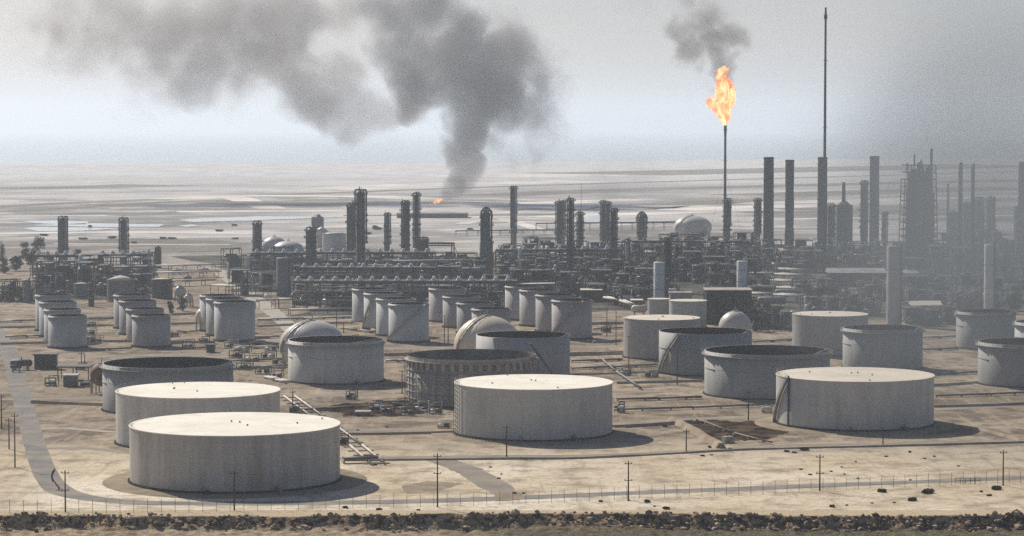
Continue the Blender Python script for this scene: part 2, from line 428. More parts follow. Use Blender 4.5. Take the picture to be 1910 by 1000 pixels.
# ------------------------------------------------------------------ ground, sea, roads
EDGE = 585.0
def sheet(name, x0, x1, y0, y1, z, m, nx=1, ny=1):
    mb = MB(); vs = [(x0 + (x1 - x0) * i / nx, y0 + (y1 - y0) * j / ny, z) for j in range(ny + 1) for i in range(nx + 1)]
    fs = [(j * (nx + 1) + i, j * (nx + 1) + i + 1, (j + 1) * (nx + 1) + i + 1, (j + 1) * (nx + 1) + i) for j in range(ny) for i in range(nx)]
    return mb.add(vs, fs).build(name, m)
CO = [(-9900, 6700), (-5900, 6350), (-1200, 5900), (-650, 6030), (-250, 6100), (150, 6300), (500, 6650), (900, 6800), (1400, 7100), (5900, 7600), (9900, 8000)]
mb = MB()
rows = [(x, EDGE) for x, _ in CO]
vs = [(x, EDGE, 0) for x, _ in CO] + [(x, y, 0) for x, y in CO]
n_ = len(CO)
mb.add(vs, [(i, i + 1, n_ + i + 1, n_ + i) for i in range(n_ - 1)])
struct(mb.build('ground', M['ground']))
struct(sheet('sea', -9900, 9900, 5500, 44900, -0.6, M['sea'], 4, 8))

def edge_y(x):     # where the sand flat breaks off, seen in the photo near y = 960
    return 578.4 + 2.2 * math.sin(x * 0.045 + 1.0) + 1.8 * noise.noise((x * 0.09, 3.1, 0)) + 1.1 * noise.noise((x * 0.33, 8.1, 0)) - 3.0 * max(0, (-x - 60) / 60.0)
def slope_z(x, y):
    e = edge_y(x) + 0.9 * noise.noise((x * 0.35, y * 0.1, 7.7))
    t = (e - y)
    d = 2.7 + 0.9 * noise.noise((x * 0.03, 9.0, 1.0))
    if t <= 0: z = 0
    else:
        k = min(1.0, t / (4.2 + 3.4 * noise.noise((x * 0.12, 2.0, 6.0)))); z = -d * (1 - (1 - k) ** 1.9)
        z += min(1, t / 2.0) * 0.55 * noise.noise((x * 0.45, y * 0.5, 2.0))
        if t > 5: z -= (t - 5) * 0.02
    if t <= 0:
        z += min(1, (EDGE - y) / 2.0) * max(0, 0.22 * noise.noise((x * 0.3, y * 0.3, 5.0))) * (1 if t > -3 else 0.3)
        if y >= EDGE - 0.01: z = 0
    return z
mb = MB(); nx, ny = 520, 150
ys = [EDGE - (i / ny) ** 1.0 * 28 for i in range(ny + 1)] + [550, 540, 520, 490, 450, 400, 300]
xs = [-170 + 340 * i / nx for i in range(nx + 1)]
vs = [(x, y, slope_z(x, y)) for y in ys for x in xs]
W_ = nx + 1
mb.add(vs, [(j * W_ + i, (j + 1) * W_ + i, (j + 1) * W_ + i + 1, j * W_ + i + 1) for j in range(len(ys) - 1) for i in range(nx)], True)
def foreland_mat():
    m = bpy.data.materials.new('foreland_soil'); m.use_nodes = True
    b = m.node_tree.nodes['Principled BSDF']; b.inputs['Roughness'].default_value = 0.95; b.inputs['Specular IOR Level'].default_value = 0.0
    N = NT(m.node_tree); geo = N.n.new('ShaderNodeNewGeometry'); p = geo.outputs['Position']
    sep = N.n.new('ShaderNodeSeparateXYZ'); N.l.new(p, sep.inputs[0])
    n1 = N.noise(p, 0.05, 5); n2 = N.noise(p, 0.5, 6, 0.7); n3 = N.noise(p, 1.6, 5, 0.7)
    sand = N.mix(N.maprange(n2, 0.4, 0.65, 0, 0.5), (0.56, 0.46, 0.31), (0.40, 0.32, 0.22))
    lowl = N.mix(N.maprange(n2, 0.40, 0.60), (0.46, 0.37, 0.25), (0.26, 0.20, 0.135))
    lowr = N.mix(N.maprange(n3, 0.40, 0.62), (0.20, 0.17, 0.115), (0.075, 0.065, 0.045))
    side = N.maprange(N.math('ADD', sep.outputs[0], N.math('MULTIPLY', N.math('SUBTRACT', n1, 0.5), 90.0)), -14.0, 4.0)
    low = N.mix(side, lowl, lowr)
    rocky = N.mix(N.maprange(N.noise(p, 0.7, 5, 0.7), 0.46, 0.54), (0.46, 0.33, 0.20), (0.05, 0.034, 0.022))
    f1 = N.maprange(sep.outputs[2], -0.25, -0.05)
    f2 = N.maprange(sep.outputs[2], -2.4, -1.7)
    c = N.mix(f2, low, rocky); c = N.mix(f1, c, sand)
    N.l.new(c, b.inputs['Base Color'])
    bp = N.n.new('ShaderNodeBump'); bp.inputs['Strength'].default_value = 0.8; bp.inputs['Distance'].default_value = 0.5
    N.l.new(N.math('ADD', n2, n3), bp.inputs['Height']); N.l.new(bp.outputs[0], b.inputs['Normal'])
    return m
struct(mb.build('terrain', foreland_mat()))

rnd = random.Random(5)
mb = MB(); mbd = MB()
for i in range(2600):
    x = rnd.uniform(-135, 135)
    t = rnd.choice([rnd.gauss(0.4, 0.8), rnd.uniform(-0.8, 5.5), rnd.gauss(2.5, 1.2)])
    y = edge_y(x) - t
    dens = 0.25 + 1.5 * noise.noise((x * 0.09, t * 0.3, 8.0)) + (0.25 if x > -30 else 0)
    if rnd.random() > dens + 0.1: continue
    r = abs(rnd.gauss(0.22, 0.20)) + 0.08 + (0.5 if rnd.random() < .04 else 0)
    mb.rock((x, y, slope_z(x, y) + r * 0.25), r, rnd)
rb = mb.build('rubble', M['rock']); struct(rb, 'stuff')

def strip(name, pts, width, m, z=0.02, height=0.0, kind='structure', top=0.4, steps=24):
    """pts in photo pixels on the ground; a road sheet or (height > 0) a bank with sloping sides"""
    P = [Vector(G(px, py)[:2]) for px, py in pts]
    # catmull-rom resample
    Q = []
    for i in range(len(P) - 1):
        p0 = P[max(i - 1, 0)]; p1 = P[i]; p2 = P[i + 1]; p3 = P[min(i + 2, len(P) - 1)]
        for k in range(steps):
            t = k / steps
            Q.append(0.5 * ((2 * p1) + (-p0 + p2) * t + (2 * p0 - 5 * p1 + 4 * p2 - p3) * t * t + (-p0 + 3 * p1 - 3 * p2 + p3) * t ** 3))
    Q.append(P[-1])
    mb = MB(); vs = []
    k = 2 if height == 0 else 4
    for i, q in enumerate(Q):
        d = (Q[min(i + 1, len(Q) - 1)] - Q[max(i - 1, 0)]).normalized(); nrm = Vector((-d.y, d.x))
        jw = 1 + 0.18 * noise.noise((q.x * 0.05, q.y * 0.05, width)) + (0.18 * noise.noise((q.x * 0.25, q.y * 0.4, width)) if name != 'road' or width < 6.1 else 0)
        if height == 0:
            for sgn in (1, -1): vs.append((q.x + nrm.x * width * jw / 2 * sgn, q.y + nrm.y * width * jw / 2 * sgn, z))
        else:
            hh = height * (1 + 0.35 * noise.noise((q.x * 0.06, q.y * 0.06, 1.5)))
            for off, zz in ((1, -0.3), (top, hh), (-top, hh), (-1, -0.3)):
                vs.append((q.x + nrm.x * width * jw / 2 * off, q.y + nrm.y * width * jw / 2 * off, zz))
    fs = []
    for i in range(len(Q) - 1):
        for j in range(k - 1): fs.append((i * k + j, i * k + j + 1, (i + 1) * k + j + 1, (i + 1) * k + j))
    if height > 0:
        fs.append((0, 1, 2, 3)); L = (len(Q) - 1) * k; fs.append((L + 3, L + 2, L + 1, L))
    mb.add(vs, fs, False)
    o = mb.build(name, m)
    return struct(o, kind)

strip('road', [(-70, 560), (-20, 600), (14, 650), (35, 720), (55, 795), (75, 860), (98, 903), (135, 923), (210, 934), (320, 939), (600, 938), (820, 934), (1172, 920), (1529, 906), (1910, 891), (2100, 884)], 6.2, M['asphalt'], 0.024)
strip('road', [(60, 838), (150, 836), (244, 845), (440, 875)], 3.5, M['dirtroad'], 0.016)
strip('road', [(440, 868), (630, 856), (780, 853), (940, 851), (1100, 850), (1300, 842), (1450, 832), (1700, 827), (2000, 820)], 4.6, M['dirtroad'], 0.012)
strip('road', [(440, 815), (540, 804), (700, 802), (850, 799), (1145, 790), (1260, 783), (1440, 776), (1760, 762), (2000, 752)], 7.0, M['dirtroad'], 0.012)
strip('road', [(0, 745), (100, 744), (195, 742), (540, 738), (760, 737), (1150, 731), (1310, 728), (1700, 716), (2000, 708)], 6.0, M['dirtroad'], 0.012)
strip('road', [(0, 668), (300, 662), (520, 655), (720, 650), (1165, 646), (1420, 640), (1700, 628), (2000, 620)], 9.0, M['dirtroad'], 0.012)
strip('road', [(0, 584), (420, 580), (600, 586), (1120, 584), (1460, 566), (2000, 556)], 12.0, M['dirtroad'], 0.012)
strip('road', [(395, 497), (430, 523), (480, 560), (530, 600), (575, 650)], 8.0, M['concrete'], 0.02)
strip('track', [(820, 858), (870, 876), (920, 905), (960, 932)], 7.5, M['dirtroad'], 0.020)
strip('track', [(60, 800), (120, 799), (220, 806), (300, 805)], 3.2, M['concrete'], 0.020)
# containment banks
for pts, wd, h in (
    ([(195, 757), (60, 752)], 3.0, 0.9), ([(440, 826), (540, 813), (700, 811), (850, 808)], 2.6, 0.8),
    ([(1143, 799), (1262, 791), (1290, 789)], 2.6, 0.9), ([(1252, 786), (1290, 803), (1345, 836)], 3.2, 1.2), ([(640, 860), (940, 857), (1100, 855), (1345, 842), (1450, 838), (1700, 832), (1910, 826)], 1.6, 0.5),
    ([(1060, 664), (1165, 661)], 4.0, 1.3), ([(716, 664), (770, 663)], 4.0, 1.2), ([(700, 752), (765, 750)], 2.5, 0.7),
    ([(1740, 760), (1850, 757), (1990, 752)], 3.0, 0.9), ([(1720, 722), (1830, 715)], 3.0, 1.0), ([(1740, 795), (1830, 803), (1930, 830)], 2.4, 0.6),
    ([(0, 643), (70, 641), (190, 638), (400, 640)], 3.0, 0.9), ([(0, 612), (70, 611), (220, 608)], 3.0, 0.9), ([(165, 596), (240, 594)], 3.5, 1.0),
    ([(1150, 716), (1310, 712)], 2.6, 0.8), ([(1060, 700), (1130, 698), (1230, 694)], 2.6, 0.7), ([(480, 610), (660, 604), (700, 620)], 3.0, 0.9),
    ([(318, 606), (400, 603)], 3.0, 0.9), ([(318, 588), (376, 586)], 3.0, 0.9), ([(1100, 606), (1170, 604)], 3.0, 1.0), ([(430, 690), (540, 686)], 2.6, 0.8)):
    strip('earth_bank', pts, wd, M['bank'], height=h)
# oily pit, patches
def patch(name, pts, m, z=0.028):
    P = [G(px, py) for px, py in pts]
    mb = MB(); c = (sum(p[0] for p in P) / len(P), sum(p[1] for p in P) / len(P), z); vs = [c]; N_ = len(P); S = 26
    for i in range(N_):
        a, b = P[i], P[(i + 1) % N_]
        for k in range(S):
            t = k / S; x = a[0] + (b[0] - a[0]) * t; y = a[1] + (b[1] - a[1]) * t
            q = 0.006 if y > 1100 else 0.12
            kk = 1 + 0.22 * noise.noise((x * q, y * q, 2.2)) + 0.12 * noise.noise((x * q * 4, y * q * 4, 4.2)) + 0.05 * noise.noise((x * q * 12, y * q * 12, 1.2))
            vs.append((c[0] + (x - c[0]) * kk, c[1] + (y - c[1]) * kk, z))
    n = N_ * S
    mb.add(vs, [(0, 1 + i, 1 + (i + 1) % n) for i in range(n)])
    return struct(mb.build(name, m))
patch('ground_patch', [(1262, 789), (1330, 786), (1420, 784), (1470, 789), (1475, 808), (1420, 818), (1380, 822), (1350, 830), (1320, 818), (1290, 804)], M['oil'])
patch('ground_patch', [(590, 765), (640, 752), (720, 750), (770, 756), (790, 772), (760, 776), (650, 776)], M['oil'], 0.03)
patch('ground_patch', [(922, 920), (972, 919), (978, 932), (925, 935)], M['gravel'])
patch('ground_patch', [(750, 905), (800, 898), (870, 902), (820, 914), (760, 922)], M['gravel'])
patch('ground_patch', [(420, 648), (540, 640), (560, 700), (480, 712), (430, 690)], M['gravel'])
patch('ground_patch', [(70, 690), (190, 688), (195, 732), (90, 735)], M['gravel'])
patch('plant_yard', [(58, 500), (290, 496), (300, 540), (240, 560), (60, 560)], M['yard'], 0.036)
patch('plant_yard', [(410, 480), (900, 474), (1400, 462), (1960, 452), (1990, 575), (1690, 580), (1560, 590), (1320, 600), (1240, 570), (1000, 585), (545, 588), (540, 560), (430, 545)], M['yard'], 0.036)
# far plain: dark lines of road and scrub, salt flats, ponds
for pts, wd, m in (
    ([(-200, 392), (0, 385), (150, 378), (300, 372), (640, 359), (1000, 346), (1340, 336), (1910, 320)], 34, 'scrubland'),
    ([(-200, 398), (60, 392), (290, 378), (430, 374)], 26, 'scrubland'),
    ([(330, 372), (420, 366), (640, 366), (820, 372)], 40, 'salt'),
    ([(380, 378), (640, 380)], 75, 'scrubland'), ([(430, 366), (470, 378), (508, 390)], 16, 'salt'),
    ([(600, 354), (800, 345), (1100, 338)], 60, 'salt'), ([(640, 385), (860, 384), (1200, 372)], 50, 'salt'),
    ([(700, 413), (900, 412), (1180, 420)], 26, 'salt'), ([(640, 402), (1040, 401)], 30, 'scrubland'),
    ([(900, 365), (1250, 352), (1910, 336)], 50, 'scrubland'), ([(1000, 392), (1200, 384), (1430, 372)], 60, 'scrubland'),
    ([(-100, 352), (120, 350), (300, 345)], 60, 'scrubland'), ([(0, 436), (250, 433), (480, 437)], 34, 'salt'),
    ([(150, 448), (330, 446)], 16, 'scrubland'), ([(120, 440), (240, 441)], 10, 'scrubland'), ([(1000, 405), (1250, 397), (1420, 390)], 60, 'salt'),
    ([(1080, 418), (1270, 412)], 12, 'scrubland'), ([(1400, 365), (1910, 350)], 80, 'scrubland'), ([(1380, 380), (1910, 366)], 50, 'salt'),
    ([(1400, 398), (1910, 388)], 40, 'scrubland'), ([(1400, 410), (1910, 402)], 30, 'salt'), ([(1100, 325), (1910, 308)], 110, 'scrubland'),
    ([(860, 418), (930, 408), (1010, 430)], 14, 'salt'), ([(880, 330), (1400, 318), (1910, 306)], 90, 'salt'),
    ([(1000, 383), (1120, 388), (1250, 386), (1330, 392)], 70, 'salt'), ([(1350, 388), (1500, 384), (1700, 376)], 60, 'salt'), ([(330, 395), (640, 393)], 40, 'salt'), ([(0, 404), (200, 402)], 30, 'salt'), ([(1380, 420), (1500, 424), (1700, 420)], 16, 'salt'), ([(850, 395), (960, 398)], 40, 'salt'),
    ([(300, 452), (420, 449)], 16, 'scrubland'), ([(100, 455), (430, 457)], 12, 'salt'), ([(290, 470), (420, 468)], 10, 'scrubland')):
    if pts[0][1] < 400: wd = wd * (1.0 + (400 - pts[0][1]) / 36.0)
    strip('track' if m == 'salt' else 'scrubland', pts, wd, M[m], 0.06 + 0.012 * random.Random(int(wd) + pts[0][0]).randint(0, 12), steps=5)
for pts in ([(40, 413), (100, 412), (165, 414), (160, 419), (110, 419), (60, 416)], [(165, 417), (320, 419), (300, 424), (180, 424), (62, 421)],
            [(52, 427), (75, 424), (150, 425), (230, 427), (150, 431), (70, 432)], [(335, 411), (420, 406), (480, 404), (640, 405), (470, 412), (360, 415)],
            [(330, 421), (360, 419), (375, 422), (345, 424)], [(1085, 405), (1140, 400), (1160, 415), (1100, 418)]):
    patch('pond', pts, M['pond'], 0.30)

# ------------------------------------------------------------------ storage tanks
def pad(X, Y, Rr, m=None, k=1.3):
    mb = MB(); mb.lathe([(Rr * k, -0.2), (Rr * (k - 0.04), 0.22), (Rr * 0.9, 0.34)], 64, X, Y, 0, cap0=False, cap1=False)
    struct(mb.build('tank_pad', m or M['gravel']))

def stair(e, Rr, H, a0, a1, z0=0.2, m='girder'):
    mb = MB(); n = 28; pr = None
    for i in range(n + 1):
        a = R(a0 + (a1 - a0) * i / n); z = z0 + (H - z0) * i / n
        p = [((Rr + o) * math.cos(a), (Rr + o) * math.sin(a)) for o in (0.03, 1.0)]
        if pr:
            q, qz = pr
            mb.add([(q[0][0], q[0][1], qz), (q[1][0], q[1][1], qz), (p[1][0], p[1][1], z), (p[0][0], p[0][1], z)], [(0, 1, 2, 3)])
            mb.beam((q[1][0], q[1][1], qz - 0.15), (p[1][0], p[1][1], z - 0.15), 0.10, 0.35)
            mb.beam((q[1][0], q[1][1], qz + 1.0), (p[1][0], p[1][1], z + 1.0), 0.07)
        mb.beam((p[1][0], p[1][1], z), (p[1][0], p[1][1], z + 1.0), 0.06)
        pr = (p, z)
    mb.build('stairway', M[m], e)

def rail_ring(e, Rr, H, name='railing', a0=0, a1=360, n=40, m='girder'):
    mb = MB()
    for i in range(n):
        b0, b1 = R(a0 + (a1 - a0) * i / n), R(a0 + (a1 - a0) * (i + 1) / n)
        p, q = (Rr * math.cos(b0), Rr * math.sin(b0)), (Rr * math.cos(b1), Rr * math.sin(b1))
        mb.beam((p[0], p[1], H), (p[0], p[1], H + 1.0), 0.06)
        for h in (0.5, 1.0): mb.beam((p[0], p[1], H + h), (q[0], q[1], H + h), 0.05)
    mb.build(name, M[m], e)

def tank(x0, x1, yt, yb, kind, label, shell='shell', roof='roof', stairs=None, group=None, big=True, padk=None, girder=True, drop=0.45, nozzle=True):
    X, Y, t = G((x0 + x1) / 2, yb); Rr = (x1 - x0) / 2 * t; H = ZZ(Y, yt)
    e = thing('storage_tank', (X, Y, 0), label, 'tank', group)
    seg = 72 if big else 40
    z0 = 0.3
    # the dark ring wall under the shell
    MB().lathe([(Rr + 0.5, -0.1), (Rr + 0.5, z0 + 0.35), (Rr + 0.02, z0 + 0.45)], seg, cap0=False, cap1=False).build('foundation_ring', M['dark'], e)
    if kind == 'cone':
        MB().lathe([(Rr, z0), (Rr, H - 0.02)], seg, cap0=False, cap1=False).build('shell', M[shell], e)
        ri = Rr * 0.012 if big else Rr * 0.05
        mb = MB(); mb.lathe([(Rr - 0.02, H - 0.22), (Rr + 0.16, H - 0.20), (Rr + 0.16, H), (Rr * 0.5, H + ri * 0.5), (0.01, H + ri)], seg, cap0=False, cap1=False, smooth=False)
        rf = mb.build('roof', M[roof], e)
        if big:
            rr = random.Random(int(x0))
            for k in range(5):
                a = rr.uniform(0, 6.28); d = Rr * rr.choice([0.88, 0.6, 0.3, 0.05])
                hz = H + ri * (1 - d / Rr)
                vb = MB(); vb.cyl((d * math.cos(a), d * math.sin(a), hz - 0.1), (d * math.cos(a), d * math.sin(a), hz + 0.3), 0.18, n=10)
                vb.cyl((d * math.cos(a), d * math.sin(a), hz + 0.3), (d * math.cos(a), d * math.sin(a), hz + 0.4), 0.30, 0.20, n=10); vb.build('vent', M['girder'], rf)
            rail_ring(rf, Rr - 0.1, H, 'railing', 150, 205, 10)
    else:
        th = 0.25
        MB().lathe([(Rr, z0), (Rr, H), (Rr - th, H)], seg, cap0=False, cap1=False).build('shell', M[shell], e)
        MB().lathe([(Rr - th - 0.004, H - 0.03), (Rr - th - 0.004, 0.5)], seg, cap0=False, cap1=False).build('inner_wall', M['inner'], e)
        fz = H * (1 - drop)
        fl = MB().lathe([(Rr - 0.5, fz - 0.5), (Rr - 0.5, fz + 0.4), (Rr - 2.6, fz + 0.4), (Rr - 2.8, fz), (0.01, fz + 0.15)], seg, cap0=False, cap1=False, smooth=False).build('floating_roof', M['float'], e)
        if big:
            mb = MB(); mb.beam((Rr - 0.6, 0, H), (Rr * 0.25, 0, fz + 0.3), 0.5, 0.9); mb.build('rolling_ladder', M['girder'], e)
            if girder:
                gw = 0.95
                MB().lathe([(Rr + 0.01, H - 1.25), (Rr + gw, H - 1.12), (Rr + gw, H - 0.98), (Rr + 0.01, H - 0.98)], seg, cap0=False, cap1=False, smooth=False).build('wind_girder', M['girder'], e)
                rail_ring(e, Rr + gw - 0.1, H - 0.98, n=56)
            MB().lathe([(Rr + 0.01, H * 0.62), (Rr + 0.14, H * 0.62), (Rr + 0.14, H * 0.62 + 0.1), (Rr + 0.01, H * 0.62 + 0.1)], seg, cap0=False, cap1=False).build('stiffener', M[shell], e)
        else:
            MB().lathe([(Rr + 0.01, H - 0.75), (Rr + 0.55, H - 0.65), (Rr + 0.55, H - 0.5), (Rr + 0.01, H - 0.5)], seg, cap0=False, cap1=False, smooth=False).build('wind_girder', M['girder'], e)
    if stairs: stair(e, Rr, H, *stairs)
    if nozzle and big:
        mb = MB(); a = R(-62); c, s_ = math.cos(a), math.sin(a)
        mb.cyl(((Rr - 0.2) * c, (Rr - 0.2) * s_, 1.2), ((Rr + 2.6) * c, (Rr + 2.6) * s_, 1.2), 0.38, n=10)
        mb.cyl(((Rr + 1.2) * c, (Rr + 1.2) * s_, 1.2), ((Rr + 1.2) * c, (Rr + 1.2) * s_, 2.3), 0.22, n=8)
        mb.cyl(((Rr + 2.6) * c, (Rr + 2.6) * s_, 1.2), ((Rr + 2.6) * c, (Rr + 2.6) * s_, -0.1), 0.38, n=10)
        mb.build('inlet_pipe', M['pipe'], e)
        mb = MB(); a = R(-100); c, s_ = math.cos(a), math.sin(a)
        mb.cyl(((Rr - 0.1) * c, (Rr - 0.1) * s_, 1.3), ((Rr + 0.25) * c, (Rr + 0.25) * s_, 1.3), 0.5, n=12); mb.build('manway', M['girder'], e)
    if padk: pad(X, Y, Rr, k=padk)
    return e, X, Y, Rr, H

tA = tank(244, 634, 790, 896, 'cone', 'largest cream-roofed round tank at the front left, brown stains down its side', 'shell_rust', padk=1.28)
tank(218, 522, 727, 825, 'cone', 'white-roofed tank directly behind the largest front left tank', 'shell', padk=1.18)
tank(193, 435, 676, 764, 'open', 'open-topped grey tank with dark interior behind the two white-roofed left tanks', 'shell_mid', padk=1.15)
tank(538, 716, 633, 711, 'open', 'open-topped grey tank with a lit floating roof in front of the left dome', 'shell', padk=1.2, drop=0.16)
tG = tank(848, 1142, 712, 808, 'cone', 'broad white-roofed tank front centre with a ladder cage down its left edge', 'shell', padk=1.33)
tF = tank(888, 1063, 624, 703, 'open', 'open-topped grey tank behind the crane boom, right of the centre dome', 'shell_warm', padk=1.15, girder=False)
tH = tank(1448, 1740, 698, 790, 'cone', 'broad cream-roofed tank front right with a thin dark pipe down its side', 'shell', 'roof_tan', padk=1.30)
tank(1314, 1547, 653, 736, 'open', 'wide open-topped tank with dark interior left of the broad front right tank', 'shell_mid', padk=1.2)
tank(1229, 1402, 617, 696, 'open', 'open-topped tank with a zigzag stair, between the tan-roofed tank and the wide open one', 'shell_mid', stairs=(-172, -128), padk=1.15, girder=False)
tank(1163, 1305, 592, 667, 'cone', 'tan-roofed grey tank just left of the small pale sphere', 'shell_warm', 'roof_tan', padk=1.2)
tank(1248, 1318, 560, 612, 'cone', 'mid-sized tan-topped tank beside the dark block building', 'shell_small', 'roof_tan', big=False)
tank(1208, 1250, 557, 600, 'cone', 'small tan-topped tank below the white upright drum', 'shell_small', 'roof_tan', big=False)
tank(1478, 1618, 585, 660, 'cone', 'tan-roofed grey tank behind the wide open tank on the right', 'shell_warm', 'roof_tan', padk=1.2)
tank(1572, 1720, 611, 687, 'open', 'open-topped grey tank directly behind the broad front right tank', 'shell_mid', padk=1.2)
tank(1784, 1893, 580, 650, 'open', 'hazy open-topped tank at the right with a pale tower behind it', 'shell_mid', padk=1.2)
tank(1825, 1998, 637, 717, 'open', 'large hazy open-topped tank cut by the right edge', 'shell_mid', padk=1.15)
tank(1893, 2010, 600, 674, 'open', 'sliver of a hazy tank rim between two open tanks at the right edge', 'shell_small', padk=1.15)

# ladder cage on the front centre tank, pipe on the right one
e, X, Y, Rr, H = tG
mb = MB(); a = R(-158); c, s_ = math.cos(a), math.sin(a)
for o in (0.5, 1.6):
    for q in (-0.75, 0.75): mb.beam(((Rr + o) * c - q * s_, (Rr + o) * s_ + q * c, 0), ((Rr + o) * c - q * s_, (Rr + o) * s_ + q * c, H + 1), 0.12)
for k in range(12):
    z = H * k / 12; mb.beam(((Rr + 0.5) * c, (Rr + 0.5) * s_, z), ((Rr + 1.6) * c, (Rr + 1.6) * s_, z + H / 12), 0.5, 0.06)
mb.build('ladder_cage', M['steel'], e)
e, X, Y, Rr, H = tH
mb = MB(); a = R(-152); c, s_ = math.cos(a), math.sin(a)
mb.cyl(((Rr + 0.4) * c, (Rr + 0.4) * s_, 0), ((Rr + 0.4) * c, (Rr + 0.4) * s_, H + 0.6), 0.28, n=8); mb.build('down_pipe', M['steel_d'], e)
stair(e, Rr, H, 178, 208)

# the old plated tank being worked on
X, Y, t = G(880, 748); Rr = 120 * t; H = ZZ(Y, 661)
e = thing('old_tank', (X, Y, 0), 'weathered plated tank with a row of dark openings under its rim, no roof', 'tank')
MB().lathe([(Rr, 0.2), (Rr, H - 3.4), (Rr - 0.25, H - 3.4)], 72, cap0=False, cap1=False).build('shell', M['shell_old'], e)
MB().lathe([(Rr - 0.27, H - 0.1), (Rr - 0.27, 0.3)], 72, cap0=False, cap1=False).build('inner_wall', mat('old_inner_wall', (0.30, 0.27, 0.22), (0.14, 0.12, 0.10), 0.25, 0.9), e)
MB().lathe([(Rr - 0.6, H * 0.70), (0.01, H * 0.70 + 0.2)], 48, cap0=False, cap1=False).build('floor_plate', M['float'], e)
MB().lathe([(Rr, H - 1.5), (Rr + 0.9, H - 1.4), (Rr + 0.9, H - 1.2), (Rr, H - 1.2), (Rr, H)], 72, cap0=False, cap1=False, smooth=False).build('top_ring', M['shell_old'], e)
mb = MB(); rr = random.Random(4)
for i in range(44):
    a = 2 * PI * i / 44; p = (Rr * math.cos(a), Rr * math.sin(a))
    mb.box(p[0] * 1.002, p[1] * 1.002, H - 2.45, 0.35, 1.3, 2.2, a)
    mb.box(p[0] * 1.004, p[1] * 1.004, (H - 3.5) / 2 + .1, 0.24, 0.22, H - 3.5, a)
mb.build('post', M['shell_old'], e)['kind'] = 'stuff'
mb = MB()
for k in range(5):
    z = 1.6 + k * 2.2; mb.lathe([(Rr, z), (Rr + .3, z), (Rr + .3, z + .2), (Rr, z + .2)], 72, cap0=False, cap1=False, smooth=False)
mb.build('band', M['shell_old'], e)
mb = MB()
for i in range(30):
    a = 2 * PI * i / 30; p = ((Rr + 1.0) * math.cos(a), (Rr + 1.0) * math.sin(a))
    top = H - rr.uniform(-1.4, 2)
    mb.beam((p[0], p[1], 0), (p[0], p[1], top), 0.10)
    a2 = 2 * PI * (i + 1) / 30; q = ((Rr + 1.0) * math.cos(a2), (Rr + 1.0) * math.sin(a2))
    for z in (3.5, 7.0, 10.4): mb.beam((p[0], p[1], z), (q[0], q[1], z), 0.09)
mb.build('scaffold', M['steel'], e)
pad(X, Y, Rr, M['oil'], 1.22)

# rows of smaller tanks: (x0, x1, ytop, ybase, look)
def row(list_, group, names, shell='shell_small', kinds=None, stairs={}):
    for i, (x0, x1, yt, yb) in enumerate(list_):
        tank(x0, x1, yt, yb, 'open', names[i], shell, big=False, group=group, drop=0.3, stairs=stairs.get(i))
row([(91, 162, 588, 648), (83, 151, 576, 637), (74, 143, 562, 627), (67, 134, 549, 616)], 'row of narrow tanks at the far left',
    ['front tank of the far left row of four narrow grey tanks', 'second tank of the far left row of narrow grey tanks',
     'third tank of the far left row of narrow grey tanks', 'rearmost tank of the far left row of narrow grey tanks'])
row([(247, 318, 587, 646), (236, 306, 575, 635), (223, 292, 560, 623), (213, 281, 549, 612)], 'second row of narrow tanks from the left',
    ['front tank of the second row of narrow tanks from the left', 'second tank of the second row of narrow tanks from left',
     'third tank of the second row of narrow tanks from left', 'rearmost tank of the second row of narrow tanks from left'], 'shell_warm')
row([(400, 476, 562, 635), (385, 455, 556, 625), (373, 440, 550, 617)], 'short row of tanks left of centre',
    ['front tank of the short row of three left of centre', 'middle tank of the short row of three left of centre',
     'rear tank of the short row of three, partly hidden, left of centre'])
row([(725, 800, 566, 637), (702, 772, 556, 625), (679, 749, 546, 613), (657, 724, 538, 601)], 'row of narrow tanks under the long cooler bank',
    ['front tank with a diagonal stair in the row under the cooler bank', 'second tank of the row under the long cooler bank',
     'third tank, with a stair, of the row under the cooler bank', 'rear leftmost tank of the row under the long cooler bank'], stairs={0: (-168, -40), 2: (-165, -110)})
row([(880, 952, 575, 633), (852, 922, 564, 621), (826, 894, 552, 610), (800, 868, 537, 599)], 'row of narrow tanks behind the centre dome',
    ['front low tank of the row behind the centre dome', 'second tank of the row behind the centre dome',
     'third tank of the row behind the centre dome', 'rear leftmost tank of the row behind the centre dome'], 'shell_warm')
row([(1029, 1104, 559, 631), (999, 1072, 549, 618), (969, 1041, 540, 607), (942, 1012, 533, 596)], 'row of narrow tanks right of the centre dome',
    ['front tank in shade of the row right of the centre dome', 'second tank of the row right of the centre dome',
     'third tank of the row right of the centre dome', 'rear leftmost tank of the row right of the centre dome'], 'shell_warm', stairs={0: (-170, -60)})

